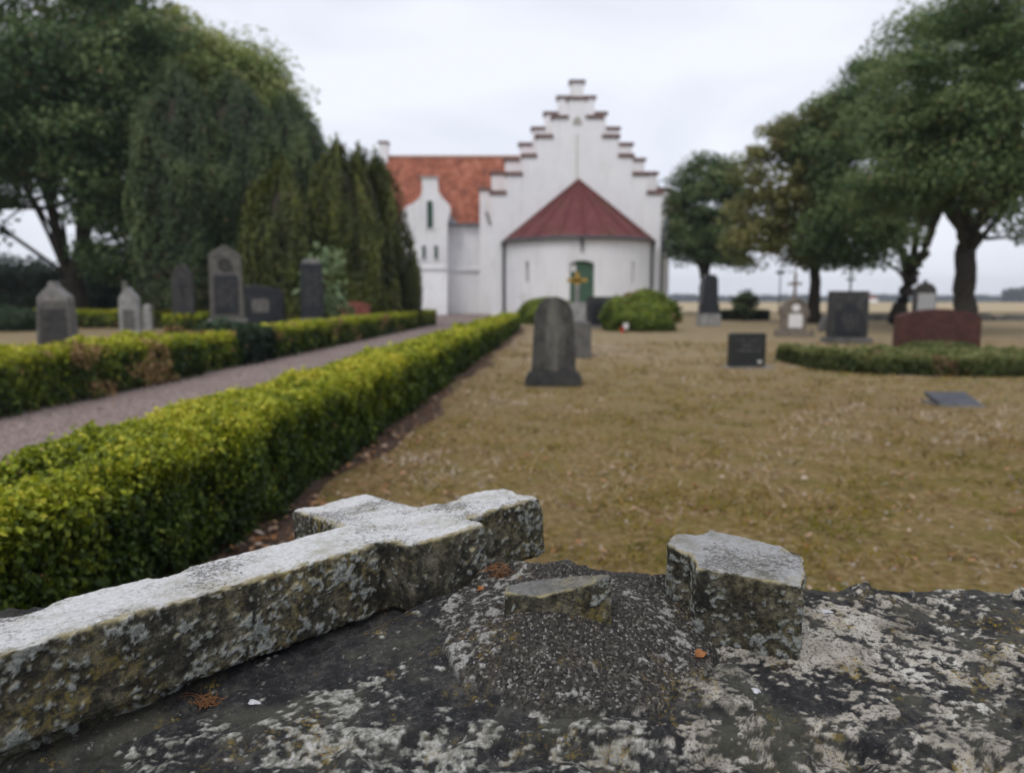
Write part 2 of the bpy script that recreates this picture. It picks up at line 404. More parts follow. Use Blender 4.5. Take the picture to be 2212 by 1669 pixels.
def rocky(name, solid, mat, voxel, bevel, amp, label=None, parent=None, M=None, chips=(), smooth=2, crt=0.0):
    """remesh a solid finely, then wear it with noise"""
    me = bpy.data.meshes.new('tmp'); me.from_pydata(solid.v, [], solid.f); me.update()
    o = bpy.data.objects.new('tmp', me); C.objects.link(o)
    b = o.modifiers.new('b', 'BEVEL'); b.width = bevel; b.segments = 3; b.limit_method = 'ANGLE'; b.angle_limit = math.radians(25)
    r = o.modifiers.new('r', 'REMESH'); r.mode = 'VOXEL'; r.voxel_size = voxel
    if smooth:
        sm = o.modifiers.new('s', 'SMOOTH'); sm.iterations = smooth; sm.factor = 0.5
    dg = bpy.context.evaluated_depsgraph_get(); ev = o.evaluated_get(dg); m2 = bpy.data.meshes.new_from_object(ev)
    n = len(m2.vertices)
    co = np.empty(n * 3, np.float32); m2.vertices.foreach_get('co', co); co = co.reshape(-1, 3).astype(float)
    no = np.empty(n * 3, np.float32); m2.vertices.foreach_get('normal', no); no = no.reshape(-1, 3)
    d = amp * (0.5 * fbm(co * 14, 3) + 0.55 * fbm(co * 45 + 5, 4) * (1.2 - 0.8 * np.clip(no[:, 2:3][:, 0], 0, 1)) + 0.22 * fbm(co * 160 + 3, 3))
    for (cx, cy, cz, cr, cd) in chips:
        q = np.linalg.norm(co - np.array([cx, cy, cz]), axis=1) / cr + 0.25 * fbm(co * 30, 3)
        d -= cd * sstep(1.0, 0.3, q)
    up = sstep(0.35, 0.8, no[:, 2])
    cr = 0.60 * fbm(co * 150 + 1, 3) + 0.34 * fbm(co * 50 + 5, 3) + 0.40 * fbm(co * 10 + 9, 3)
    crust = sstep(0.10, 0.34, cr - crt) * (1 - up)
    spk = np.clip(sstep(-0.6, 0.8, fbm(co * 11 + 2, 4)) + 0.7 * sstep(-0.25, -0.6, co[:, 0]), 0, 1.5) * up
    d = d + 0.0013 * crust + 0.0006 * up * fbm(co * 170, 2)
    co = co + no * d[:, None]
    m2.vertices.foreach_set('co', co.astype(np.float32).ravel())
    m2.polygons.foreach_set('use_smooth', np.ones(len(m2.polygons), bool)); m2.update()
    bpy.data.objects.remove(o); bpy.data.meshes.remove(me)
    m2.materials.clear()
    for an, av in (('crust', crust), ('speck', spk)):
        aa = m2.attributes.new(an, 'FLOAT', 'POINT'); aa.data.foreach_set('value', av.astype(np.float32))
    q = link(name, m2, mat, parent)
    if M is not None: q.matrix_world = M
    return q

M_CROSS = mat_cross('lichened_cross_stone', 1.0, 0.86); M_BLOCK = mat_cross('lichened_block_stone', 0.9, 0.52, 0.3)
# the fallen cross: fitted size and attitude
w_, aL, aR, b_, c_, t_ = 0.1245, 0.18, 0.050, 0.1443, 0.173, 0.105
h_ = w_ / 2
poly = [(-1.05, -h_ - 0.01), (-0.2, -h_), (0, -h_), (0.004, -h_ - aR), (b_, -h_ - aR), (b_, -h_), (b_ + c_, -h_), (b_ + c_, h_), (b_, h_), (b_, h_ + aL - 0.01), (-0.002, h_ + aL), (0, h_), (-0.5, h_ + 0.002), (-1.05, h_ + 0.006)]
mb = MB().prismz(poly, -t_, 0)
mb.box(-1.0, 0.26, -0.028, 0.028, -t_ - 0.03, -t_ + 0.01); mb.box(0.05, 0.11, -0.07, 0.05, -t_ - 0.012, -t_ + 0.01)
Rm = Matrix.Rotation(0.7425, 4, 'Z') @ Matrix.Rotation(-0.0241, 4, 'Y') @ Matrix.Rotation(-0.0675, 4, 'X')
Mx = Matrix.Translation((-0.2223, 1.0847, 1 - 0.3533)) @ Rm
chips = [(0.115, -h_ - aR, -0.03, 0.009, 0.006), (-0.42, h_, 0, 0.035, 0.006), (-0.27, h_, 0.0, 0.03, 0.004), (-0.62, h_, 0, 0.04, 0.006), (0.20, h_, 0.0, 0.04, 0.005), (0.30, -0.01, 0.0, 0.03, 0.005), (0.315, -h_, -0.0, 0.03, 0.006),
         (0.31, h_, 0.0, 0.03, 0.004), (0.1, -h_ - aR, -0.045, 0.012, 0.004), (0.05, h_ + aL, 0, 0.03, 0.003), (0.317, 0, -0.1, 0.05, 0.006), (-0.15, -h_, 0, 0.03, 0.004)]
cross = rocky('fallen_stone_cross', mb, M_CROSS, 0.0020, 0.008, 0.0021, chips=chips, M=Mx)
tag(cross, 'broken stone cross lying flat on the wall, chalky white above, lichen on its sides', 'stone cross')

# the broken-off arm block
def gp(x, y, z): v = ag(x, y, z); return (v.x, v.y)
zb = 0.55; zt = 0.655
blk = [gp(1437, 1330, zb), gp(1474, 1352, zb), gp(1488, 1352, zb), gp(1500, 1392, zb), gp(1722, 1428, zb), (0, 0), (0, 0)]
p5 = ag(1725, 1187, zt + 0.0); p6 = ag(1530, 1148, zt); p7 = ag(1446, 1160, zt)
blk = blk[:5] + [(p5.x + 0.004, p5.y), (p6.x, p6.y), (p7.x, p7.y)]
mb = MB()
n = len(blk); cxb = sum(p[0] for p in blk) / n; cyb = sum(p[1] for p in blk) / n
btm = [(x, y, zb - 0.012 + 0.004 * (i == 4)) for i, (x, y) in enumerate(blk)]
top = [(x + (0.004 if i > 3 else 0.0), y + (-0.003 if i in (3, 4) else 0), zt + (0.005 if i in (6, 7) else 0) - (0.006 if i == 4 else 0)) for i, (x, y) in enumerate(blk)]
mb.add(btm + top, [tuple(range(n - 1, -1, -1)), tuple(range(n, 2 * n))] + [(i, (i + 1) % n, (i + 1) % n + n, i + n) for i in range(n)])
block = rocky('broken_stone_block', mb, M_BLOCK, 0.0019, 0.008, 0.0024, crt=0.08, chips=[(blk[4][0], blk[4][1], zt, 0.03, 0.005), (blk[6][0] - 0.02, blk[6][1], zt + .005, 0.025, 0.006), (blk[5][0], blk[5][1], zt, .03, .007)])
tag(block, 'squarish broken block of grey stone with a notched left side standing alone on the wall', 'stone block')

# the stub left in the mound
zs = 0.612
tops = [at(1091, 1279, 0.925), at(1160, 1287, 0.908), at(1235, 1271, 0.900), at(1322, 1242, 0.897), at(1312, 1238, 0.93), at(1232, 1243, 0.960), at(1125, 1254, 0.965), at(1096, 1263, 0.945)]
mb = MB(); n = len(tops)
mb.add([(p.x, p.y - 0.003, 0.565) for p in tops] + [tuple(p) for p in tops], [tuple(range(n - 1, -1, -1)), (n, n + 1, n + 7), (n + 1, n + 6, n + 7), (n + 1, n + 2, n + 5), (n + 1, n + 5, n + 6), (n + 2, n + 4, n + 5), (n + 2, n + 3, n + 4)] + [(i, (i + 1) % n, (i + 1) % n + n, i + n) for i in range(n)])
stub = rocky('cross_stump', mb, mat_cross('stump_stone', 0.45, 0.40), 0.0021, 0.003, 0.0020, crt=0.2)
tag(stub, 'low broken stump of a cross sticking out of the mortar cone on the wall', 'stone stump')

# small litter on the wall
def on_slab(x, y):
    z = 0.55
    for k in range(6):
        p = ag(x, y, z); zz, *_ = slab_h(np.array([[p.x]]), np.array([[p.y]])); z = float(zz[0, 0])
    return Vector((p.x, p.y, z))
M_DEADLEAF = mat_plain('dead_leaf_brown', (0.30, 0.12, 0.035), 0.6, 0.4, 60)
M_NEEDLE = mat_plain('dry_needle_orange', (0.20, 0.085, 0.03), 0.6, 0.4, 60)
M_DROP = mat_plain('bird_dropping_white', (0.48, 0.48, 0.50), 0.8, 0.3, 120)
def curled_leaf(name, x, y, s, rz, label):
    p = on_slab(x, y); V = []; F = []
    nu, nv = 9, 6
    for i in range(nu):
        u = i / (nu - 1) * 2 - 1
        for j in range(nv):
            v = (j / (nv - 1) * 2 - 1) * (1 - u * u) ** 0.5 * 0.55
            V.append((u * s, v * s, s * (0.35 * v * v * 3 + 0.25 * math.sin(u * 4 + v * 3) + 0.32)))
    for i in range(nu - 1):
        for j in range(nv - 1): F.append((i*nv+j, (i+1)*nv+j, (i+1)*nv+j+1, i*nv+j+1))
    me = bpy.data.meshes.new(name); me.from_pydata(V, [], F); me.update()
    o = link(name, me, M_DEADLEAF); o.location = p; o.rotation_euler = (0.2, -0.2, rz)
    sd = o.modifiers.new('thick', 'SOLIDIFY'); sd.thickness = 0.0004
    return tag(o, label, 'leaf')
curled_leaf('dead_leaf', 1513, 1417, 0.010, 0.4, 'curled orange-brown dead leaf at the foot of the squarish stone block')
curled_leaf('dead_leaf', 1038, 1273, 0.007, 1.2, 'tiny curled dead leaf beside the short arm of the fallen cross')
def needles(x, y, n, s, label, lift=0.0, Y=None):
    p = on_slab(x, y); mb = MB(); r = random.Random(x)
    for k in range(n):
        a = r.uniform(0, 6.28); c = Vector((r.gauss(0, s), r.gauss(0, s * 0.5), r.uniform(0.001, 0.006 + lift)))
        d = Vector((math.cos(a), math.sin(a), r.uniform(-0.3, 0.4))) * r.uniform(0.006, 0.013)
        mid = c + Vector((r.gauss(0, .0015), r.gauss(0, .0015), r.uniform(0, .003)))
        mb.tube([c - d, mid, c + d], 0.0004, 4)
    o = mb.build('needle_tuft', M_NEEDLE); o.location = p
    return tag(o, label, 'dry needles')
needles(1082, 1243, 60, 0.012, 'tuft of orange dry needles caught under the head of the fallen cross', 0.010)
needles(440, 1497, 40, 0.010, 'small tuft of reddish dry needles under the shaft of the fallen cross', 0.003)
def dropping(x, y, sx, sy, rz, label):
    p = on_slab(x, y); V = []; F = []; n = 14
    for j, (rr, hh) in enumerate(((1, 0), (0.8, 0.5), (0.4, 0.9), (0.02, 1.0))):
        for i in range(n):
            a = 2 * math.pi * i / n; k = rr * (1 + 0.3 * math.sin(3 * a + sx * 900) + 0.12 * math.sin(7 * a))
            V.append((sx * k * math.cos(a), sy * k * math.sin(a), 0.0035 * hh))
    for j in range(3):
        for i in range(n): F.append((j*n+i, j*n+(i+1) % n, (j+1)*n+(i+1) % n, (j+1)*n+i))
    me = bpy.data.meshes.new('bird_dropping'); me.from_pydata(V, [], F); me.update()
    o = link('bird_dropping', me, M_DROP); o.location = p; o.rotation_euler = (0, 0, rz)
    return tag(o, label, 'bird dropping')
dropping(1782, 1321, 0.009, 0.004, -0.2, 'white bird dropping on the pale wall top right of the stone block')
dropping(1632, 1492, 0.006, 0.004, -0.7, 'white bird dropping at the right edge of the flaked patch below the stone block')
dropping(548, 1517, 0.008, 0.004, -0.3, 'white bird dropping on the black rock left of the mortar cone')

# ------------------------------------------------------------------ ground, path, field
def mat_ground():
    t = NT('dry_churchyard_turf')
    n1 = t.noise(0.45, 5, 0.6, 0.4); n2 = t.noise(3.2, 5, 0.6); n3 = t.noise(22, 6, 0.7); n4 = t.noise(90, 4, 0.7)
    col = t.ramp(n3, (0.32, (0.085, 0.055, 0.025)), (0.45, (0.18, 0.125, 0.045)), (0.58, (0.27, 0.195, 0.09)), (0.72, (0.42, 0.34, 0.22)))
    green = t.th(n2, 0.45, 0.66)
    col = t.mix(t.math('MULTIPLY', green, 0.65), col, t.ramp(n4, (0.3, (0.08, 0.075, 0.012)), (0.7, (0.20, 0.17, 0.04))))
    brown = t.th(n1, 0.5, 0.68)
    col = t.mix(t.math('MULTIPLY', brown, 0.55), col, t.ramp(n4, (0.3, (0.08, 0.05, 0.025)), (0.7, (0.24, 0.16, 0.08))))
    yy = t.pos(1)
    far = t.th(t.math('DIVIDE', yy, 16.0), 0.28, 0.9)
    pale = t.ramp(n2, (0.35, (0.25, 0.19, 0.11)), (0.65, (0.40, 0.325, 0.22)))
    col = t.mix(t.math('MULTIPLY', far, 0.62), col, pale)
    stones = t.math('MULTIPLY', t.math('SUBTRACT', 1.0, t.th(t.voro(34), 0.15, 0.25)), t.th(t.noise(1.7, 3), 0.5, 0.6))
    col = t.mix(t.math('MULTIPLY', stones, 0.7), col, (0.33, 0.29, 0.25))
    return t.done(col, 0.95, t.bump(t.math('ADD', n3, t.math('MULTIPLY', n4, 0.4)), 0.9, 0.02), 0.1)
def grid(name, x0, x1, y0, y1, nx, ny, zf, mat, label=None, warp=None):
    xs = np.linspace(x0, x1, nx); ys = np.linspace(y0, y1, ny) if not isinstance(ny, np.ndarray) else ny
    X, Y = np.meshgrid(xs, ys)
    Z = zf(X, Y)
    idx = np.arange(X.size).reshape(X.shape)
    F = np.stack([idx[:-1, :-1], idx[:-1, 1:], idx[1:, 1:], idx[1:, :-1]], -1).reshape(-1, 4)
    o = link(name, npmesh(name, np.stack([X, Y, Z], -1).reshape(-1, 3), F, smooth=True), mat)
    return tag(o, kind='structure')
def terrain(X, Y):
    return -4.3 * sstep(48, 700, Y) - 2.0 * sstep(700, 6000, Y)
ys = np.concatenate([np.linspace(-40, 48, 89), np.geomspace(50, 9000, 60)])
grid('ground', -6000, 6000, 0, 0, 121, ys, lambda X, Y: terrain(X, Y), mat_ground())
def mat_field():
    t = NT('stubble_field')
    c = t.ramp(t.noise(0.03, 4, 0.6, 0, t.vec(scale=(0.25, 1, 1))), (0.3, (0.33, 0.26, 0.155)), (0.5, (0.40, 0.32, 0.20)), (0.7, (0.46, 0.385, 0.26)))
    g = t.th(t.noise(0.02, 3, 0.5, 0, t.vec(scale=(0.2, 1.5, 1), loc=(9, 3, 1))), 0.56, 0.66)
    return t.done(t.mix(t.math('MULTIPLY', g, 0.6), c, (0.20, 0.21, 0.10)), 0.95, None, 0.1)
grid('field', -5000, 5000, 0, 0, 81, np.concatenate([[47.0], np.geomspace(50, 8500, 50)]), lambda X, Y: terrain(X, Y) + 0.05, mat_field())

HS = 0.0686                      # the path runs slightly to the right of straight ahead
def hx(x0, Y): return x0 + HS * Y
def mat_gravel():
    t = NT('pinkish_path_gravel')
    v = t.voro(48, out=1); g = t.n('ShaderNodeSeparateColor', {0: v}).outputs[1]
    col = t.ramp(g, (0.0, (0.11, 0.082, 0.074)), (0.5, (0.225, 0.172, 0.155)), (0.9, (0.36, 0.29, 0.265)))
    col = t.mix(t.math('MULTIPLY', t.th(t.noise(1.4, 4), 0.42, 0.62), 0.35), col, (0.17, 0.125, 0.10))
    return t.done(col, 0.92, t.bump(t.voro(48), 0.6, 0.01), 0.15)
M_GRAVEL = mat_gravel()
PL, PR = -4.60, -1.77            # intercepts of the path's two edges at Y = 0
V = []; F = []
for k in range(0, 60):
    Y = -4 + k * 0.8 if k < 59 else 43
    V += [(hx(PL, Y) - 0.25, Y, 0.004), (hx(PR, Y) + 0.25, Y, 0.004)]
for k in range(59): F.append((2*k, 2*k+1, 2*k+3, 2*k+2))
me = bpy.data.meshes.new('path'); me.from_pydata(V, [], F); me.update(); tag(link('path', me, M_GRAVEL), kind='structure')
V = []; F = []                   # the gravel in front of the church
V = [(-9, 27.6, 0.008), (1.0, 27.6, 0.008), (1.0, 46, 0.008), (-9, 46, 0.008)]
me = bpy.data.meshes.new('gravel_forecourt'); me.from_pydata(V, [], [(0, 1, 2, 3)]); me.update(); tag(link('gravel_forecourt', me, M_GRAVEL), kind='structure')
def mat_soil():
    t = NT('reddish_bare_soil')
    c = t.ramp(t.noise(30, 6, 0.7), (0.3, (0.045, 0.028, 0.02)), (0.5, (0.10, 0.065, 0.048)), (0.7, (0.19, 0.135, 0.10)))
    return t.done(c, 0.95, t.bump(t.noise(60, 5, 0.7), 0.9, 0.02), 0.1)
V = []; F = []; K = 120
for k in range(K):
    Y = 0.9 + k * 0.2
    a = 0.16 + 0.09 * math.sin(Y * 1.3) + 0.05 * math.sin(Y * 4.1 + 1) + 0.10 * math.exp(-((Y - 2.4) / 1.0) ** 2)
    V += [(hx(-1.31, Y) - 0.3, Y, 0.003), (hx(-1.31, Y) + a, Y, 0.003)]
for k in range(K - 1): F.append((2*k, 2*k+1, 2*k+3, 2*k+2))
me = bpy.data.meshes.new('soil_strip'); me.from_pydata(V, [], F); me.update(); tag(link('soil_strip', me, mat_soil()), kind='structure')

# ------------------------------------------------------------------ leaves
def leaf_arrays(P, Nn, size, aspect=0.55, wild=0.9, upright=False):
    n = len(P)
    r = RNG.normal(size=(n, 3)); nn = Nn + wild * r / np.linalg.norm(r, axis=1, keepdims=True)
    nn /= np.linalg.norm(nn, axis=1, keepdims=True) + 1e-9
    if upright:
        d = np.array([0, 0, 1.0]) + 0.35 * RNG.normal(size=(n, 3)) + 0.25 * Nn
    else: d = RNG.normal(size=(n, 3))
    d -= nn * (d * nn).sum(1, keepdims=True); d /= np.linalg.norm(d, axis=1, keepdims=True) + 1e-9
    s = np.cross(nn, d)
    L = (np.asarray(size) * (0.7 + 0.6 * RNG.random(n)))[:, None]; W = L * aspect
    V = np.empty((n, 4, 3))
    V[:, 0] = P - d * L * 0.5; V[:, 1] = P + s * W * 0.5 + d * L * 0.05 + nn * L * 0.08; V[:, 2] = P + d * L * 0.5; V[:, 3] = P - s * W * 0.5 + d * L * 0.05 + nn * L * 0.08
    return V.reshape(-1, 3), np.arange(n * 4).reshape(-1, 4)
def join(parts):
    """parts: (V, F, midx, tone, dry) with quads"""
    o = 0; VV = []; FF = []; MM = []; TT = []; DD = []
    for V, F, m, t, d in parts:
        VV.append(V); FF.append(F + o); MM.append(np.full(len(F), m)); o += len(V)
        TT.append(np.broadcast_to(t, (len(V),)) if np.ndim(t) == 0 or len(t) == len(V) else np.repeat(t, 4))
        DD.append(np.broadcast_to(d, (len(V),)) if np.ndim(d) == 0 or len(d) == len(V) else np.repeat(d, 4))
    return np.concatenate(VV), np.concatenate(FF), np.concatenate(MM), {'tone': np.concatenate(TT), 'dry': np.concatenate(DD)}

M_TWIG = mat_plain('dark_twigs', (0.03, 0.024, 0.014), 0.9, 0.4, 20)
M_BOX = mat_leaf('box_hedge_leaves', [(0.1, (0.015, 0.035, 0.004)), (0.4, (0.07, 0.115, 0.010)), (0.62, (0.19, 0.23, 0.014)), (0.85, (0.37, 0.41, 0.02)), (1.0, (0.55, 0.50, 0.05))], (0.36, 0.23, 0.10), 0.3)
M_LIME = mat_leaf('broad_tree_leaves', [(0.1, (0.0325, 0.06875, 0.0275)), (0.45, (0.075, 0.1313, 0.05)), (0.75, (0.1562, 0.2188, 0.075)), (1.0, (0.25, 0.2937, 0.125))])
M_YLIME = mat_leaf('yellowing_tree_leaves', [(0.1, (0.05, 0.068, 0.018)), (0.45, (0.12, 0.14, 0.04)), (0.75, (0.21, 0.215, 0.07)), (1.0, (0.32, 0.29, 0.11))])
M_LGREEN = mat_leaf('light_tree_leaves', [(0.1, (0.063, 0.105, 0.0252)), (0.45, (0.1576, 0.2204, 0.063)), (0.75, (0.2836, 0.336, 0.105)), (1.0, (0.42, 0.441, 0.168))])
M_DARKCON = mat_leaf('dark_conifer_needles', [(0.1, (0.01792, 0.03808, 0.01344)), (0.5, (0.05152, 0.084, 0.02912)), (0.8, (0.1008, 0.14, 0.0448)), (1.0, (0.1456, 0.1792, 0.056))], (0.112, 0.0784, 0.0392), 0.2)
M_OLIVECON = mat_leaf('olive_conifer_needles', [(0.1, (0.016, 0.024, 0.004)), (0.5, (0.050, 0.066, 0.008)), (0.8, (0.098, 0.115, 0.012)), (1.0, (0.15, 0.16, 0.02))], (0.10, 0.07, 0.03), 0.2)
M_BUSH = mat_leaf('round_bush_leaves', [(0.1, (0.03, 0.0525, 0.009)), (0.45, (0.09, 0.135, 0.018)), (0.75, (0.21, 0.27, 0.03)), (1.0, (0.39, 0.435, 0.06))], (0.36, 0.225, 0.12), 0.25)
M_DKBUSH = mat_leaf('dark_bush_leaves', [(0.1, (0.010, 0.022, 0.012)), (0.5, (0.025, 0.05, 0.026)), (1.0, (0.06, 0.10, 0.045))])
M_MAT = mat_leaf('creeping_juniper_leaves', [(0.1, (0.0345, 0.05175, 0.0138)), (0.45, (0.09775, 0.1265, 0.0345)), (0.75, (0.1955, 0.2185, 0.069)), (1.0, (0.299, 0.299, 0.115))], (0.23, 0.138, 0.069))
M_PALELEAF = mat_leaf('pale_broad_leaves', [(0.1, (0.10, 0.16, 0.07)), (1.0, (0.26, 0.34, 0.17))])

def hedge(name, x0f, width, height, Ya, Yb, dens, sizef, label, mat=M_BOX, dryamt=0.1, dryseed=0, tint=0.0, xaxis=False, vis_left=True, group='clipped box hedges', lump=0.05):
    """a clipped hedge running along Y (its left edge at x0f(Y)) or, with xaxis, along X from Ya to Yb at Y = x0f"""
    L = Yb - Ya
    def frame(s, u, v):                         # s along, u 0..1 across, v 0..1 up
        if xaxis: return np.stack([s, (x0f(s) if callable(x0f) else x0f) + u * width, v * height], -1)
        return np.stack([x0f(s) + u * width, s, v * height], -1)
    # inner woody hull
    ns = max(8, int(L * 3)); prof = [(0.26, 0.0), (0.24, 0.5), (0.26, 0.74), (0.4, 0.80), (0.6, 0.80), (0.74, 0.74), (0.76, 0.5), (0.74, 0.0)]
    G = np.stack([frame(np.linspace(Ya + 0.05, Yb - 0.05, ns), np.full(ns, u), np.full(ns, v)) for u, v in prof], 1)
    idx = np.arange(ns * 8).reshape(ns, 8)
    F = np.stack([idx[:-1, :-1], idx[1:, :-1], idx[1:, 1:], idx[:-1, 1:]], -1).reshape(-1, 4)
    e1 = np.array([[idx[0, 0], idx[0, 1], idx[0, 6], idx[0, 7]], [idx[0, 1], idx[0, 2], idx[0, 5], idx[0, 6]], [idx[-1, 7], idx[-1, 6], idx[-1, 1], idx[-1, 0]], [idx[-1, 6], idx[-1, 5], idx[-1, 2], idx[-1, 1]], [idx[0, 2], idx[0, 3], idx[0, 4], idx[0, 5]], [idx[-1, 5], idx[-1, 4], idx[-1, 3], idx[-1, 2]]])
    parts = [(G.reshape(-1, 3), np.concatenate([F, e1]), 1, 0.1, 0.0)]
    # leaves on the sides, the top and the two ends
    faces = [('t', L * width), ('l', L * height), ('r', L * height), ('a', width * height), ('b', width * height)]
    for fc, area in faces:
        n0 = int(area * dens * 2.6)
        s = Ya + L * RNG.random(n0)
        if fc == 'a': s = np.full(n0, Ya)
        if fc == 'b': s = np.full(n0, Yb)
        # nearer parts hold finer and more leaves
        dist = np.hypot(s, 0) if not xaxis else np.full(n0, x0f if not callable(x0f) else 10.0)
        sz = sizef(dist)
        keep = RNG.random(n0) < np.clip((sizef(np.array([1.0]))[0] / sz) ** 2, 0, 1) * 1.0
        s = s[keep]; sz = sz[keep]; n = len(s)
        if fc in 'ab': a = RNG.random(n); v = RNG.random(n); u = a; N = np.tile([0, -1.0 if fc == 'a' else 1.0, 0], (n, 1)) if not xaxis else np.tile([-1.0 if fc == 'a' else 1.0, 0, 0], (n, 1))
        elif fc == 't': u = RNG.random(n); v = np.ones(n); N = np.tile([0, 0, 1.0], (n, 1))
        else:
            u = np.zeros(n) if fc == 'l' else np.ones(n); v = RNG.random(n) ** 0.9
            sg = -1.0 if fc == 'l' else 1.0; N = np.tile([sg, 0, 0] if not xaxis else [0, sg, 0], (n, 1))
        P = frame(s, u, v)
        depth = np.abs(RNG.normal(size=n)) * 0.045 + 0.006
        bulge = lump * fbm(P * 2.6 + dryseed, 3) + 0.030 * fbm(P * 8, 2) + 0.022 * fbm(P * 19, 2)
        # round the upper corners
        ed = np.minimum(u, 1 - u) * width; cr = 0.05 * np.exp(-ed / 0.04) * (fc == 't'); 
        cr2 = 0.05 * np.exp(-(1 - v) * height / 0.04) * (fc in 'lr')
        P = P + N * (bulge - depth)[:, None]; P[:, 2] -= cr
        P = P - N * cr2[:, None]
        # stray shoots on the top
        if fc == 't': P[:, 2] += np.where(RNG.random(n) < 0.06, 0.03 * RNG.random(n), 0)
        P[:, 2] = np.maximum(P[:, 2], 0.01)
        hn = P[:, 2] / height
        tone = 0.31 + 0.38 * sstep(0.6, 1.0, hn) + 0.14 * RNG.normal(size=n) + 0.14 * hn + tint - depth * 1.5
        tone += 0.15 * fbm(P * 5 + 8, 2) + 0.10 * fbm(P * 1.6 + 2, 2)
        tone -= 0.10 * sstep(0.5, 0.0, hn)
        dr = fbm(P * np.array([1.6, 1.6, 2.6]) + dryseed, 3)
        dry = sstep(0.75 - dryamt, 0.95 - dryamt, dr) * (RNG.random(n) < 0.75) + (RNG.random(n) < 0.012 + 0.02 * dryamt)
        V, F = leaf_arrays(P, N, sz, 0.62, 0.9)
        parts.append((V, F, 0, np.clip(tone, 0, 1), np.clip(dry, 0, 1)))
    V, F, mi, at_ = join(parts)
    o = link(name, npmesh(name, V, F, mi, at_), [mat, M_TWIG])
    return tag(o, label, 'hedge', group)

lsz = lambda d: np.clip(0.0066 * np.abs(d), 0.0225, 0.080)
hedge('box_hedge', lambda s: hx(-1.83, s), 0.52, 0.50, 0.6, 22.3, 7600, lsz, 'long lime-topped hedge running from the lower left along the right of the path', dryseed=3, dryamt=-0.4)
o = hedge('box_hedge', lambda s: hx(-5.25, s), 0.65, 0.52, 4.0, 9.55, 5200, lsz, 'near patchy hedge with brown dead twigs at the far left edge, left of the path', dryamt=0.5, dryseed=7, tint=0.0, lump=0.08)
hedge('box_hedge', lambda s: hx(-5.30, s), 0.62, 0.50, 9.78, 10.7, 5200, lsz, 'short hedge piece between the patchy near hedge and the dark green bush', dryamt=0.4, dryseed=17)
hedge('box_hedge', lambda s: hx(-5.22, s), 0.62, 0.52, 11.9, 27.0, 5200, lsz, 'long straight hedge left of the path from the dark green bush to the white church', dryamt=0.22, dryseed=23)
hedge('box_hedge', 23.6, 0.7, 0.58, -15.9, -9.6, 3600, lsz, 'green hedge crossing behind the two pale gravestones on the left', xaxis=True, dryseed=5, dryamt=0.1)
hedge('box_hedge', 16.8, 0.7, 0.60, -7.9, -6.9, 3600, lsz, 'low yellowish hedge clump left of the tall dark gabled gravestone', xaxis=True, dryseed=15, dryamt=0.35)

def blob(name, c, r, n, size, label, cat='bush', mat=M_BUSH, tint=0.0, dryamt=0.0, seed=0, lump=0.16, flat=0.35, group=None, hull=True):
    """a bush: leaves on a lumpy half ellipsoid standing on the ground, over a woody core"""
    th = RNG.random(n) * 2 * math.pi; cz = RNG.random(n) * (1 + flat) - flat
    sr = np.sqrt(np.clip(1 - cz ** 2, 0, 1))
    D = np.stack([np.cos(th) * sr, np.sin(th) * sr, cz], -1)
    dep = 1 - np.abs(RNG.normal(size=n)) * 0.09 - (RNG.random(n) < 0.2) * 0.15 * RNG.random(n)
    k = dep * (1 + lump * fbm(D * 2.4 + seed, 3) + 0.05 * fbm(D * 9 + seed, 2))
    R_ = np.array(r); zc = r[2] * flat / (1 + flat)
    rz = r[2] / (1 + flat)
    P = D * np.array([r[0], r[1], rz]) * k[:, None] + np.array([0, 0, r[2] - rz])
    P[:, 2] = np.maximum(P[:, 2], 0.02)
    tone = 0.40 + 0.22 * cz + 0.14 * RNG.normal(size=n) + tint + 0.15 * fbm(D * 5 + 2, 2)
    dry = sstep(0.8 - dryamt, 1.0 - dryamt, fbm(D * 1.7 + seed + 3, 3)) * (RNG.random(n) < 0.7)
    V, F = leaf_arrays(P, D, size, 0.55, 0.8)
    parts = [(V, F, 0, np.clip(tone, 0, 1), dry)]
    if hull:
        nu, nv = 20, 9; hv = []
        for j in range(nv):
            a = math.pi / 2 - j / (nv - 1) * (math.pi / 2 + math.asin(min(1, flat)))
            for i in range(nu):
                b = 2 * math.pi * i / nu; d = np.array([math.cos(b) * math.cos(a), math.sin(b) * math.cos(a), math.sin(a)])
                kk = 0.78 * (1 + lump * float(fbm(d[None] * 2.4 + seed, 3)[0]))
                p = d * np.array([r[0], r[1], rz]) * kk + np.array([0, 0, r[2] - rz]); p[2] = max(p[2], 0); hv.append(p)
        idx = np.arange(nu * nv).reshape(nv, nu)
        F2 = np.stack([idx[:-1], np.roll(idx, -1, 1)[:-1], np.roll(idx, -1, 1)[1:], idx[1:]], -1).reshape(-1, 4)
        parts.append((np.array(hv), F2, 1, 0.1, 0.0))
    V, F, mi, at_ = join(parts)
    o = link(name, npmesh(name, V, F, mi, at_), [mat, M_TWIG]); o.location = c
    return tag(o, label, cat, group)

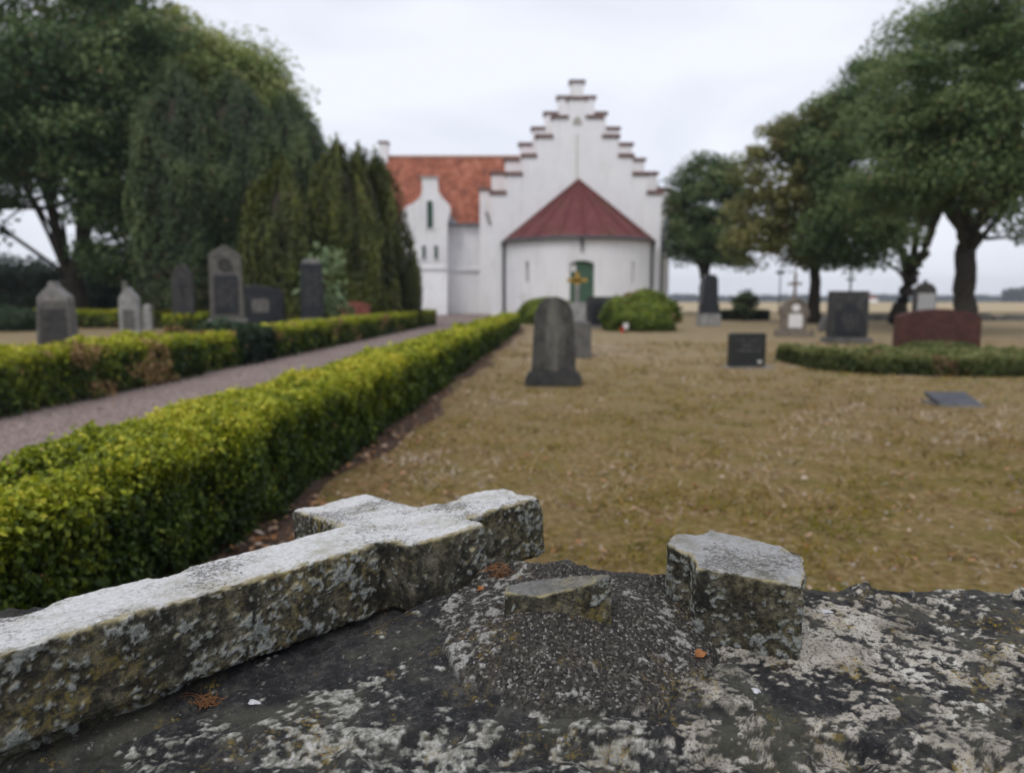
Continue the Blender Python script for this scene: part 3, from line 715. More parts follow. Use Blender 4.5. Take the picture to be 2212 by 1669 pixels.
o = hedge('dark_bush', lambda s: hx(-5.32, s), 0.72, 0.53, 10.72, 11.88, 6000, lsz, 'short dark green bush breaking the line of the left hedge', mat=M_DKBUSH, dryseed=29, dryamt=-0.4, lump=0.12, group=None)
o['category'] = 'bush'
p = at(1385, 700, 22.0)
blob('round_bush', (p.x, 22.0, 0), (1.12, 1.0, 1.14), 26000, 0.09, 'wide rounded green bush right of the grave with the gold cross', mat=M_BUSH, tint=0.10, seed=4, lump=0.20, dryamt=0.25, flat=0.45)
p = at(1168, 690, 27.5)
blob('round_bush', (p.x + 0.3, 27.5, 0), (1.25, 0.9, 0.98), 14000, 0.10, 'low green bush before the apse, left of the arched gravestone', mat=M_BUSH, tint=0.12, seed=9)
p = at(60, 690, 22)
blob('round_bush', (p.x - 1.0, 22, 0), (1.9, 1.0, 0.75), 9000, 0.10, 'green bush at the far left edge behind the pale gravestone', mat=M_DKBUSH, tint=0.25, seed=19)

# ------------------------------------------------------------------ trees
M_BARK = NT('dark_bark')
_n = M_BARK.noise(9, 6, 0.7, 0.4, M_BARK.vec(scale=(3, 3, 0.6)))
M_BARK = M_BARK.done(M_BARK.ramp(_n, (0.3, (0.02, 0.018, 0.015)), (0.7, (0.075, 0.066, 0.052))), 0.95, M_BARK.bump(_n, 0.9, 0.05), 0.1)
def tree(name, base, trunk, lobes, clumps, per, lsize, label, mat=M_LIME, cs=0.75, tint=0.0, group='tall broad-leaved trees round the churchyard', limbs=10, droop=0.0, seed=0):
    """trunk: list of polylines [(x,y,z,r)...] relative to base; lobes: (cx,cy,cz,rx,ry,rz,weight)"""
    r = random.Random(seed + 100)
    root = empty(name, base, 0, label, 'tree', group)
    mb = MB(); tips = []
    for line in trunk:
        pts = [Vector(q[:3]) for q in line]; rad = [q[3] for q in line]
        P2 = []; R2 = []
        for i in range(len(pts) - 1):
            for k in range(4):
                a = k / 4; q = pts[i].lerp(pts[i+1], a) + Vector((r.gauss(0, .03), r.gauss(0, .03), 0)) * (1 if (i or k) else 0); P2.append(q); R2.append(rad[i] * (1 - a) + rad[i+1] * a)
        P2.append(pts[-1]); R2.append(rad[-1]); mb.tube(P2, R2, 10); tips.append(P2[-1]); tips.append(P2[len(P2) * 2 // 3])
    wts = np.array([l[6] for l in lobes], float); wts /= wts.sum()
    which = RNG.choice(len(lobes), clumps, p=wts)
    Lb = np.array([l[:6] for l in lobes])[which]
    d = RNG.normal(size=(clumps, 3)); d /= np.linalg.norm(d, axis=1, keepdims=True)
    rad = 0.45 + 0.55 * RNG.random(clumps) ** 0.45
    rad *= 1 + 0.16 * fbm(d * 2.2 + seed, 2)
    CC = Lb[:, :3] + d * Lb[:, 3:6] * rad[:, None]
    for k in range(limbs):
        t0 = r.choice(tips); c = Vector(CC[r.randrange(clumps)]); c = t0.lerp(c, 0.8)
        m = t0.lerp(c, 0.5) + Vector((r.gauss(0, .25), r.gauss(0, .25), r.uniform(-.1, .4)))
        mb.tube([t0, m, c], [0.09, 0.06, 0.02], 6)
    mb.build('trunk', M_BARK, root, smooth=True)
    # leaves
    n = clumps * per
    ci = np.repeat(np.arange(clumps), per)
    cr = cs * (0.6 + 0.8 * RNG.random(clumps))
    e = RNG.normal(size=(n, 3)); e /= np.linalg.norm(e, axis=1, keepdims=True)
    q = RNG.random(n) ** 0.5
    off = e * (cr[ci] * q)[:, None] * np.array([1.15, 1.15, 0.62])
    off[:, 2] -= droop * (off[:, 0] ** 2 + off[:, 1] ** 2)
    P = CC[ci] + off
    N = e * 0.6 + np.array([0, 0, 0.7])
    ctone = 0.42 + 0.16 * RNG.normal(size=clumps)
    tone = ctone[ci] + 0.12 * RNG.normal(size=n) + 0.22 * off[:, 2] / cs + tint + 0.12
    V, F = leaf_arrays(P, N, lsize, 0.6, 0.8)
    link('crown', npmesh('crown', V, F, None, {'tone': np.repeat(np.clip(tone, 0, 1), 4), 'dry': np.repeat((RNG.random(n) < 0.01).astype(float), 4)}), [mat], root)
    return root

def L(x, y, Y, B, rx, ry, rz, w=1):      # lobe centred at a surveyed spot
    p = at(x, y, Y); return (p.x - B[0], p.y - B[1], p.z - B[2], rx, ry, rz, w)
def T(B, *pts):                          # trunk line through surveyed spots
    o = []
    for (x, y, Y, r) in pts:
        p = at(x, y, Y); o.append((p.x - B[0], p.y - B[1], max(p.z, 0 if r > 0.3 else -9) - B[2], r))
    return o
# left, big
b = at(165, 700, 27); B = (b.x, 27, 0)
tree('broadleaf_tree', B, [[(0.05, 0, -0.1, 0.55), (0, 0, 0.7, 0.42), (-.1, 0, 1.7, .36)], T(B, (158, 598, 27, .27), (130, 540, 27, .2), (112, 450, 27, .15), (90, 330, 27, .1)), T(B, (160, 600, 27, .3), (180, 520, 27, .24), (182, 400, 27, .18), (220, 250, 27, .1))],
     [L(110, 60, 27, B, 4.2, 4.5, 4.8, 5), L(60, 270, 26.5, B, 3.4, 3.5, 2.0, 1.5), L(280, 350, 26, B, 1.7, 3, 2.4, 1.2), L(170, 220, 25.5, B, 2.4, 3, 2.6, 1.6), L(-160, 330, 26, B, 3.0, 3.5, 4, 1.3), L(270, 505, 27, B, 1.1, 2, 1.7, .8)],
     430, 210, 0.19, 'huge dark broad-leaved tree with a forked trunk at the far left', mat=M_LIME, cs=1.0, tint=-0.10, limbs=22, seed=1)
b = at(420, 690, 32); B = (b.x, 32, 0)
tree('broadleaf_tree', B, [[(0, 0, -.1, .42), (0, 0, 3, .32), (.2, 0, 6.5, .18)]],
     [L(380, 230, 31, B, 3.8, 3, 3.1, 3.4), L(510, 300, 32, B, 2.9, 2.6, 3.4, 2.6), L(590, 400, 32, B, 1.8, 2, 3.0, 1.2), L(310, 130, 31, B, 3.4, 3, 2.3, 1.8), L(490, 210, 32, B, 2.4, 2.3, 2.3, 1.8)],
     330, 200, 0.20, 'broad-leaved tree with lighter green crown rising behind the dark conifers', mat=M_LGREEN, cs=1.0, tint=0.22, seed=2)
# right
b = at(1520, 682, 39); B = (b.x, 39, 0)
tree('broadleaf_tree', B, [[(0, 0, -.1, .32), (.02, 0, 1.5, .24), (0, 0, 3.0, .16)], [(0, 0, 1.9, .16), (.35, 0, 3.2, .1)], [(0, 0, 1.7, .16), (-.35, 0, 3.0, .1)]],
     [L(1527, 445, 39, B, 1.95, 1.9, 2.5, 5), L(1488, 520, 39, B, 1.3, 1.3, 1.5, 1.6), L(1570, 520, 39, B, 1.2, 1.3, 1.5, 1.6)],
     250, 140, 0.18, 'small rounded tree standing alone just right of the church', mat=M_LIME, cs=0.62, tint=0.0, seed=3)
b = at(1757, 700, 28); B = (b.x, 28, 0)
tree('broadleaf_tree', B, [[(0, 0, -.1, .30), (-.02, 0, 1.2, .20), (0, 0, 2.6, .16)], T(B, (1757, 575, 28, .14), (1700, 450, 28, .08)), T(B, (1757, 560, 28, .14), (1790, 420, 28, .08))],
     [L(1690, 400, 28, B, 1.7, 1.8, 2.2, 3), L(1640, 500, 28, B, 1.1, 1.4, 1.5, 1.6), L(1740, 480, 28, B, 1.5, 1.6, 1.7, 2), L(1760, 330, 28, B, 1.4, 1.5, 1.7, 1.6), L(1685, 310, 28, B, .6, .5, .7, .5)],
     170, 130, 0.17, 'slender tree with yellowish crown between the rustic cross grave and the dark upright stone', mat=M_YLIME, cs=0.60, tint=0.16, seed=4)
b = at(1945, 698, 27); B = (b.x, 27, 0)
tree('broadleaf_tree', B, [T(B, (1935, 703, 27, .36), (1948, 660, 27, .26), (1966, 610, 27, .24), (1972, 590, 27, .2)), T(B, (1968, 605, 27, .2), (1950, 560, 27, .17), (1938, 500, 27, .13), (1900, 400, 27, .08)), T(B, (1970, 600, 27, .22), (1995, 545, 27, .18), (2012, 490, 27, .15), (2040, 380, 27, .1))],
     [L(1885, 345, 27, B, 2.8, 2.8, 2.3, 4), L(2010, 190, 27, B, 2.7, 3, 2.7, 3), L(1835, 480, 26, B, 1.7, 2, 1.5, 1.8), L(1860, 520, 26.5, B, 1.6, 2, 0.9, .8), L(1820, 260, 27, B, 1.0, 1.2, 1.0, .6)],
     330, 190, 0.16, 'leaning forked tree with dense green crown left of the long red gravestone', mat=M_LIME, cs=0.75, tint=0.08, seed=5, limbs=18)
b = at(2082, 695, 19.5); B = (b.x, 19.5, 0)
tree('broadleaf_tree', B, [T(B, (2080, 722, 19.5, .34), (2084, 650, 19.5, .27), (2086, 560, 19.5, .25), (2090, 500, 19.5, .26)), T(B, (2090, 505, 19.5, .2), (2050, 450, 19.5, .13), (2000, 380, 19.5, .08)), T(B, (2090, 505, 19.5, .2), (2140, 440, 19.5, .15), (2200, 360, 19.5, .1)), T(B, (2090, 505, 19.5, .16), (2085, 400, 19.5, .12), (2090, 250, 19.5, .08))],
     [L(2080, 180, 19.5, B, 2.4, 2.4, 2.5, 4), L(2190, 250, 19.5, B, 2.2, 2.4, 2.6, 3), L(1990, 330, 19.2, B, 1.7, 1.8, 1.4, 2), L(2100, 400, 19, B, 1.7, 1.8, .9, 1.1), L(2240, 440, 20, B, 1.2, 1.3, 1.0, .6)],
     340, 210, 0.12, 'big tree with straight thick trunk behind the long red gravestone', mat=M_LIME, cs=0.62, tint=0.08, seed=6, limbs=18)

def conifer(name, x, Yd, hgt, r, label, mat, n=15000, lsize=0.15, lean=(0, 0), seed=0, tip=0.5, low=0.75, tint=0.0, bare=0.0, pw=2.2, rag=0.2):
    c = at(x, 640, Yd); root = empty(name, (c.x, Yd, 0), 0, label, 'tree', 'evergreen conifers left of the church')
    def prof(v):                                           # radius fraction by height fraction
        v = np.asarray(v, float)
        return (low + (1 - low) * sstep(0, 0.35, v)) * np.clip(1 - np.clip((v - tip) / (1.02 - tip), 0, 1) ** pw, 0.02, 1) ** 0.8
    th = RNG.random(n) * 2 * math.pi; v = RNG.random(n) ** 0.95
    v = bare + (1 - bare) * v
    pl = fbm(np.stack([np.cos(th) * 2.6 + seed, np.sin(th) * 2.6, v * hgt * 0.75], -1), 4)      # ragged plumes
    R_ = r * prof(v) * (1 + rag * pl) - np.abs(RNG.normal(size=n)) * 0.12 * r
    z = v * hgt * (1 + 0.3 * rag * pl) + 0.1 * RNG.normal(size=n)
    P = np.stack([np.cos(th) * R_ + lean[0] * v * hgt, np.sin(th) * R_ + lean[1] * v * hgt, np.maximum(z, 0.05)], -1)
    N = np.stack([np.cos(th), np.sin(th), 0.5 + 0 * th], -1)
    tone = 0.45 + 0.32 * pl + 0.14 * RNG.normal(size=n) + tint
    V, F = leaf_arrays(P, N, lsize, 0.38, 0.7, upright=True)
    dry = (RNG.random(n) < 0.04 + 0.12 * (v < 0.25)).astype(float)
    nu, nv = 22, 12; hv = []
    for j in range(nv):
        vv = bare * 0.9 + (0.97 - bare * 0.9) * j / (nv - 1)
        for i in range(nu):
            a = 2 * math.pi * i / nu; rr = r * 0.74 * float(prof(vv)) * (0.35 if j == nv - 1 else 1)
            hv.append((math.cos(a) * rr + lean[0] * vv * hgt, math.sin(a) * rr + lean[1] * vv * hgt, vv * hgt))
    idx = np.arange(nu * nv).reshape(nv, nu)
    F2 = np.stack([idx[:-1], np.roll(idx, -1, 1)[:-1], np.roll(idx, -1, 1)[1:], idx[1:]], -1).reshape(-1, 4)
    VV, FF, mi, at_ = join([(V, F, 0, np.clip(tone, 0, 1), dry), (np.array(hv), F2, 1, 0.1, 0.0)])
    link('crown', npmesh('crown', VV, FF, mi, at_), [mat, M_TWIG], root)
    MB().tube([(0, 0, -0.1), (lean[0] * .5 * hgt, 0, hgt * 0.5)], [0.14 * min(1, r), 0.06 * min(1, r)], 8).build('trunk', M_BARK, root, smooth=True)
    return root
def hz(y, Y): return at(1106, y, Y).z
conifer('columnar_conifer', 405, 24.5, hz(170, 24.5), 1.62, 'tall broad dark conifer behind the slim dark pointed gravestone', M_DARKCON, 42000, seed=1, tip=0.6, low=.85, bare=.09)
conifer('columnar_conifer', 525, 25.5, hz(190, 25.5), 1.75, 'tall dark conifer in the middle of the dark evergreen group', M_DARKCON, 42000, seed=2, tip=0.6, low=.8, tint=-0.03, bare=.05)
conifer('columnar_conifer', 636, 26.5, hz(222, 26.5), 1.62, 'tall dark conifer with a stepped right outline against the sky', M_DARKCON, 40000, seed=3, tip=0.55, low=.8)
conifer('columnar_conifer', 624, 21.0, hz(380, 21.0), 1.15, 'olive green conifer in front of the dark ones, left of the slim black gravestone', M_OLIVECON, 24000, seed=4, tip=0.45, low=.95, tint=.05, pw=1.7, rag=.28)
conifer('columnar_conifer', 735, 22.5, hz(332, 22.5), 1.3, 'olive green conifer directly behind the slim black gravestone', M_OLIVECON, 22000, tint=.05, seed=5, tip=0.35, low=.95, pw=1.6, rag=.28)
conifer('columnar_conifer', 785, 23.8, hz(345, 23.8), 1.1, 'narrow olive conifer, second from the church wing', M_OLIVECON, 18000, tint=.06, seed=6, tip=0.35, low=.95, pw=1.6, rag=.28)
conifer('columnar_conifer', 822, 24.6, hz(360, 24.6), 1.08, 'narrow conifer closest to the church wing, touching its red roof', M_OLIVECON, 18000, tint=.04, seed=7, tip=0.4, low=.95, pw=1.6, rag=.28)
conifer('columnar_conifer', 690, 21.7, hz(432, 21.7), 1.0, 'shorter olive conifer filling the gap left of the pale leafy plant', M_OLIVECON, 18000, tint=.03, seed=14, tip=0.4, low=.95, pw=1.7, rag=.3)
conifer('columnar_conifer', 775, 22.4, hz(425, 22.4), 1.15, 'shorter bushy olive conifer behind the low red-brown gravestone', M_OLIVECON, 20000, tint=.03, seed=15, tip=0.4, low=.95, pw=1.7, rag=.3)
conifer('small_conifer', 880, 23.8, hz(560, 23.8), 0.36, 'little leaning conifer at the foot of the white church wing', M_OLIVECON, 5000, 0.11, lean=(0.10, 0), seed=8, tip=0.35, low=.9, tint=-.05)

# dark undergrowth at the left, behind the trunk
for k, (x, Yd, rx, hh) in enumerate(((40, 33, 3.2, 2.5), (200, 34, 2.6, 2.5), (300, 33, 2.4, 2.7))):
    c = at(x, 640, Yd)
    blob('dark_shrub', (c.x, Yd, 0), (rx, 1.6, hh), 9000, 0.2, ['tall dark shrub at the far left edge under the forked tree', 'dark shrub behind the pale narrow gravestone on the left', 'dark shrub between the forked tree and the tall conifers'][k], 'shrub', M_DKBUSH, -0.1, 0, 30 + k, 0.25, group='dark shrubs under the left trees')
c = at(700, 600, 18.9)
lp = blob('leafy_plant', (c.x, 18.9, 0), (0.62, 0.5, 2.25), 420, 0.24, 'plant with large pale green leaves behind the slim black gravestone', 'plant', M_PALELEAF, 0.1, 0, 44, 0.35, flat=0.05, hull=False)
MB().tube([(0, 0, 0), (0.02, 0, 1.3)], 0.03, 6).build('stem', M_BARK, lp)

# ------------------------------------------------------------------ the church
def mat_plaster():
    t = NT('white_limewash')
    n = t.noise(0.8, 5, 0.6, 0.3); d = t.noise(2.0, 6, 0.7, 0.2, t.vec(scale=(2.2, 2.2, 0.25)))
    col = t.ramp(n, (0.3, (0.80, 0.80, 0.815)), (0.7, (0.88, 0.88, 0.885)))
    col = t.mix(t.math('MULTIPLY', t.th(d, 0.52, 0.70), 0.5), col, (0.56, 0.54, 0.50))
    return t.done(col, 0.9, t.bump(t.noise(7, 6, 0.65), 0.35, 0.02), 0.1)
def mat_tiles(name, stops, sx, patch=None):
    t = NT(name)
    w1 = t.n('ShaderNodeTexWave', {'Vector': t.co, 'Scale': sx, 'Distortion': 0.3}, wave_type='BANDS', bands_direction='X').outputs[1]
    w2 = t.n('ShaderNodeTexWave', {'Vector': t.co, 'Scale': 1.3, 'Distortion': 0.2}, wave_type='BANDS', bands_direction='Z').outputs[1]
    n = t.noise(1.1, 6, 0.75, 0.3, t.vec(scale=(1.6, 1.6, 0.8)))
    col = t.ramp(n, *stops)
    if patch: col = t.mix(t.math('MULTIPLY', t.th(t.noise(0.8, 5, 0.7, 0.3, t.vec(loc=(1.5, 0, 0))), 0.5, 0.68), 0.55), col, patch)
    return t.done(col, 0.85, t.bump(t.math('ADD', w1, t.math('MULTIPLY', w2, 0.5)), 0.5, 0.05), 0.2)
M_PLAS = mat_plaster()
M_TILE = mat_tiles('orange_clay_tiles', [(0.34, (0.13, 0.06, 0.045)), (0.46, (0.25, 0.085, 0.052)), (0.56, (0.36, 0.125, 0.075)), (0.7, (0.44, 0.25, 0.19))], 1.6)
M_RTILE = mat_tiles('dark_red_roof', [(0.3, (0.11, 0.032, 0.034)), (0.5, (0.145, 0.045, 0.047)), (0.7, (0.20, 0.07, 0.065))], 1.2, (0.12, 0.09, 0.035))
M_CAP = mat_plain('brown_step_tiles', (0.14, 0.075, 0.06), 0.85, 0.35, 3)
M_LEAD = mat_plain('grey_gutter_metal', (0.10, 0.115, 0.13), 0.5, 0.2, 4, 0.5)
M_GREEN = NT('green_door_paint')
_w = M_GREEN.n('ShaderNodeTexWave', {'Vector': M_GREEN.co, 'Scale': 2.2}, wave_type='BANDS', bands_direction='X').outputs[1]
M_GREEN = M_GREEN.done(M_GREEN.mix(M_GREEN.th(_w, 0.0, 0.12), (0.025, 0.05, 0.035), (0.062, 0.125, 0.078)), 0.6, M_GREEN.bump(_w, 0.3, 0.02), 0.3)
M_GLASSD = mat_plain('dark_window_glass', (0.05, 0.055, 0.06), 0.25, 0.2, 3, 0.0, 0.6)
M_IRON = mat_plain('black_iron', (0.03, 0.03, 0.035), 0.6, 0.3, 8, 0.4)
M_PLINTH = mat_plain('black_tarred_plinth', (0.035, 0.037, 0.045), 0.8, 0.2, 3)

YG, YB = 38.0, 42.0
cx0 = at(1247, 640, YG).x
church = empty('church', (cx0, YG, 0), 0, 'white church with stepped gables, round apse and dark red and orange roofs', 'church')
def crop(x, y, Y):
    p = at((1180 + x / 1.5173) / 1.5, (200 + y / 1.5173) / 1.5, Y); return (p.x - cx0, p.z)
def stepped(steps, Y, x_mid, thick, name):
    """steps: (left, right, top) in crop units from the apex down"""
    left = []; right = []
    prev = None
    for (l, r, ty) in steps:
        xl, z = crop(l, ty, Y); xr, _ = crop(r, ty, Y)
        left.append((xl, z)); right.append((xr, z))
    poly = []
    # up the right side from the ground, over the top, down the left: counter-clockwise from the front
    poly.append((left[-1][0], 0)); poly.append((right[-1][0], 0))
    for i in range(len(steps) - 1, -1, -1):
        poly.append((right[i][0], right[i][1]))
        if i: poly.append((right[i-1][0], right[i][1]))
    for i in range(len(steps)):
        poly.append((left[i][0], left[i][1]))
        if i < len(steps) - 1: poly.append((left[i][0], left[i+1][1]))
    w = MB().prism(poly, Y - YG, Y - YG + thick).build(name, M_PLAS, church)
    for i in range(len(steps)):
        segs = [(left[i][0], right[i][0])] if i == 0 else [(left[i][0], left[i-1][0]), (right[i-1][0], right[i][0])]
        for k, (a, b) in enumerate(segs):
            z = left[i][1] if (k == 0) else right[i][1]
            ea = 0.10 if (i == 0 or k == 0) else 0.004; eb = 0.10 if (i == 0 or k == 1) else 0.004
            y0 = Y - YG - 0.10; y1 = Y - YG + thick + 0.10; ym = (y0 + y1) / 2
            m = MB(); m.add([(a-ea,y0,z-.03),(b+eb,y0,z-.03),(b+eb,y1,z-.03),(a-ea,y1,z-.03),(a-ea,y0,z+.07),(b+eb,y0,z+.07),(b+eb,y1,z+.07),(a-ea,y1,z+.07),(a-ea,ym,z+.2),(b+eb,ym,z+.2)],
                  [(0,3,2,1),(0,1,5,4),(2,3,7,6),(4,5,9,8),(8,9,6,7),(1,2,6,9,5),(0,4,8,7,3)])
            m.build('step_cap', M_CAP, w)
    return w
gable = stepped([(1006, 1090, 182), (930, 1170, 275), (850, 1250, 370), (780, 1320, 465), (700, 1390, 555), (625, 1462, 648)], YG, 1048, 0.6, 'chancel_gable')
nave = stepped([(1018, 1080, 98), (955, 1133, 176), (890, 1190, 255), (828, 1253, 330), (765, 1318, 408), (692, 1378, 484), (625, 1440, 552), (567, 1508, 630)], YB, 1048, 0.7, 'nave_gable')
# chancel and nave bodies behind their gables
xl, zl = crop(640, 648, YG); xr, _ = crop(1450, 648, YG); xt, ztp = crop(1048, 230, YG)
MB().prism([(xl, 0), (xr, 0), (xr, zl - .8), (xl, zl - .8)], 0.62, YB - YG - 0.02).build('chancel_wall', M_PLAS, church)
MB().prism([(xl - .2, zl - 1.0), (xr + .2, zl - 1.0), ((xl + xr) / 2, ztp - 1.0)], 0.63, YB - YG - 0.03).build('chancel_roof', M_TILE, church)
xl2, zl2 = crop(567, 630, YB); xr2, _ = crop(1508, 630, YB)
_, zt2 = crop(1048, 176, YB)
MB().box(xl2 + .1, xr2 - .1, YB - YG + .72, YB - YG + 12, 0, zl2 - 1).build('nave_wall', M_PLAS, church)
MB().prism([(xl2 - .1, zl2 - 1.0), (xr2 + .1, zl2 - 1.0), ((xl2 + xr2) / 2, zt2 - .5)], YB - YG + .73, YB - YG + 12.2).build('nave_roof', M_TILE, church)
# niche and rod on the chancel gable
nx, nz0 = crop(1048, 300, YG)
m = MB(); pts = [(nx - .22, nz0 - .12), (nx + .22, nz0 - .12)] + [(nx + .22 * math.cos(a), nz0 + .28 * math.sin(a)) for a in [math.pi * k / 8 for k in range(0, 9)]]
m.prism(pts, -0.03, -0.002); m.build('niche', mat_plain('niche_shadow_plaster', (0.42, 0.40, 0.36), .9, .2, 6), gable)
_, z1 = crop(1048, 355, YG); _, z2 = crop(1048, 560, YG)
MB().box(nx - .045, nx + .045, -0.05, -0.002, z2 - .3, z1).build('wall_strip', mat_plain('stained_strip', (0.60, 0.58, 0.52), .9, .1, 6), gable)
ax_, az_ = crop(612, 772, YB)
MB().tube([(ax_ - .12, YB - YG - .06, az_ + .35), (ax_ + .1, YB - YG - .06, az_ - .35)], 0.05, 6).build('wall_anchor', M_IRON, nave)

# apse
R_A = 3.62
EZ = at(1090, 521, YG).z
ZA = at(1247, 388, YG).z
def apt(th, r, z): return (r * math.sin(th), -r * math.cos(th), z)
door_th = (math.radians(-10.6), math.radians(7.4)); door_z = (0.12, at(1240, 562, YG - R_A).z)
win = [(math.radians(-48), math.radians(-44.5), 1.62, 2.66), (math.radians(39.5), math.radians(43), 1.58, 2.62)]
ths = sorted(set([-math.pi/2 + math.pi * k / 60 for k in range(61)] + list(door_th) + [w for q in win for w in q[:2]]))
zsl = sorted(set([0, door_z[0], door_z[1], EZ] + [w for q in win for w in q[2:]]))
m = MB()
def inside(th, z):
    if door_th[0] < th < door_th[1] and door_z[0] < z < door_z[1]: return True
    return any(q[0] < th < q[1] and q[2] < z < q[3] for q in win)
for i in range(len(ths) - 1):
    for j in range(len(zsl) - 1):
        if inside((ths[i] + ths[i+1]) / 2, (zsl[j] + zsl[j+1]) / 2): continue
        m.add([apt(ths[i], R_A, zsl[j]), apt(ths[i+1], R_A, zsl[j]), apt(ths[i+1], R_A, zsl[j+1]), apt(ths[i], R_A, zsl[j+1])], [(0, 1, 2, 3)])
for (a, b, z0, z1) in [(*door_th, *door_z)] + win:      # reveals
    r2 = R_A - 0.28
    m.add([apt(a, R_A, z0), apt(a, R_A, z1), apt(a, r2, z1), apt(a, r2, z0)], [(0, 1, 2, 3)])
    m.add([apt(b, R_A, z0), apt(b, r2, z0), apt(b, r2, z1), apt(b, R_A, z1)], [(0, 1, 2, 3)])
    m.add([apt(a, R_A, z1), apt(b, R_A, z1), apt(b, r2, z1), apt(a, r2, z1)], [(0, 1, 2, 3)])
    m.add([apt(a, R_A, z0), apt(a, r2, z0), apt(b, r2, z0), apt(b, R_A, z0)], [(0, 1, 2, 3)])
apse = m.build('apse_wall', M_PLAS, church)
r2 = R_A - 0.18
def panel(a, b, z0, z1, r, name, mat, parent, n=6, thick=.05):
    m = MB()
    for k in range(n):
        t0 = a + (b - a) * k / n; t1 = a + (b - a) * (k + 1) / n
        m.add([apt(t0, r, z0), apt(t1, r, z0), apt(t1, r, z1), apt(t0, r, z1), apt(t0, r - thick, z0), apt(t1, r - thick, z0), apt(t1, r - thick, z1), apt(t0, r - thick, z1)], [(0,1,2,3),(4,7,6,5),(3,2,6,7),(0,4,5,1)] + ([(0,3,7,4)] if k == 0 else []) + ([(1,5,6,2)] if k == n - 1 else []))
    return m.build(name, mat, parent)
door = panel(door_th[0], door_th[1], door_z[0], door_z[1], r2, 'door', M_GREEN, church)
door['label'] = 'dark green plank door of the apse'
panel(door_th[0] + .005, door_th[0] + .075, 2.15, 2.45, r2 + 0.03, 'notice', mat_plain('white_paper', (0.75, 0.75, 0.75), .6, .05), door, 1, .025)
m = MB()                                                # shallow arch over the door, filled with plaster curve
for k in range(6):
    t0 = door_th[0] + (door_th[1] - door_th[0]) * k / 6; t1 = door_th[0] + (door_th[1] - door_th[0]) * (k + 1) / 6
    def dz(t): u = (t - door_th[0]) / (door_th[1] - door_th[0]) * 2 - 1; return 0.14 * u * u
    m.add([apt(t0, R_A - .01, door_z[1] - dz(t0) - .005), apt(t1, R_A - .01, door_z[1] - dz(t1) - .005), apt(t1, R_A - .01, door_z[1]), apt(t0, R_A - .01, door_z[1]),
           apt(t0, R_A - .16, door_z[1] - dz(t0) - .005), apt(t1, R_A - .16, door_z[1] - dz(t1) - .005), apt(t1, R_A - .16, door_z[1]), apt(t0, R_A - .16, door_z[1])], [(0,1,2,3),(0,4,5,1)])
m.build('door_arch', M_PLAS, apse)
for q in win: panel(q[0], q[1], q[2], q[3], R_A - .2, 'window', M_GLASSD, church, 2)
panel(math.radians(9), math.radians(31), 0, .95, R_A + .03, 'plinth', M_PLINTH, church, 10, .028)
# apse roof: a half cone of facets with overhang
m = MB(); NF = 10; RO = R_A + 0.16
rim = [apt(-math.pi/2 + math.pi * k / NF, RO, EZ - .02) for k in range(NF + 1)]
rim2 = [apt(-math.pi/2 + math.pi * k / NF, RO, EZ - .13) for k in range(NF + 1)]
rim3 = [apt(-math.pi/2 + math.pi * k / NF, R_A - .1, EZ - .13) for k in range(NF + 1)]
apex = (0, -0.002, ZA)
vs = rim + rim2 + rim3 + [apex]; fs = []
for k in range(NF):
    fs += [(k, k+1, 3 * (NF + 1)), (k + NF + 1, k + NF + 2, k + 1, k), (k + 2*(NF+1), k + 2*(NF+1) + 1, k + NF + 2, k + NF + 1)]
m.add(vs, fs); aroof = m.build('apse_roof', M_RTILE, church)
for k in range(NF + 1):
    a = Vector(rim[k]); b2 = Vector(apex)
    MB().tube([a + Vector((0, -.01, .03)), b2 + Vector((0, -.03, .03))], 0.03, 6).build('roof_seam', M_RTILE, aroof)
g = []
for k in range(41): th = -math.pi/2 + math.pi * k / 40; g.append(apt(th, RO * (1.015), EZ - .09))
MB().tube(g, 0.07, 8).build('gutter', M_LEAD, church, smooth=True)
MB().tube([(-.14, -RO - .02, EZ - .05), (-.14, -RO - .1, EZ - .35), (-.14, -RO + .08, EZ - .75)], [.09, .06, .03], 8).build('eaves_bracket', M_IRON, church)
for sx in (-1, 1):
    MB().tube([(sx * (RO + .02), -.12, EZ - .12), (sx * (R_A + .12), -.12, EZ - .5), (sx * (R_A + .12), -.12, 0.05)], 0.065, 8).build('drainpipe', M_LEAD, church, smooth=True)
px, pz = crop(1488, 775, YG)
MB().tube([(px - .03, -.1, pz), (px - .06, -.16, pz - .35), (px - .22, -.12, pz - .8), (px - .26, -.12, .05)], [.16, .09, .065, .065], 8).build('drainpipe', M_LEAD, church, smooth=True)
# wing
YW = 43.2
wx0, _ = crop(105, 470, YW + 3); wx1, _ = crop(690, 470, YW + 3)
ew = crop(575, 785, YW)[1]; rw = crop(400, 470, YW + 3.1)[1]
MB().box(wx0 + .3, wx1 + 1.2, YW - YG, YW - YG + 6.4, 0, ew - .05).build('wing_wall', M_PLAS, church)
m = MB()
y0 = YW - YG - .22; y1 = YW - YG + 3.1; y2 = YW - YG + 6.6
m.add([(wx0, y0, ew - .14), (wx1 + 1.3, y0, ew - .14), (wx1 + 1.3, y1, rw), (wx0, y1, rw), (wx1 + 1.3, y2, ew - .14), (wx0, y2, ew - .14)], [(0,1,2,3),(3,2,4,5),(0,3,5),(1,4,2),(0,5,4,1)])
wr = m.build('wing_roof', M_TILE, church)
MB().tube([(wx0, y1, rw + .02), (wx1 + 1.3, y1, rw + .02)], .11, 8).build('ridge_tiles', mat_plain('pale_ridge_mortar', (0.42, 0.27, 0.2), .9, .3, 6), wr)
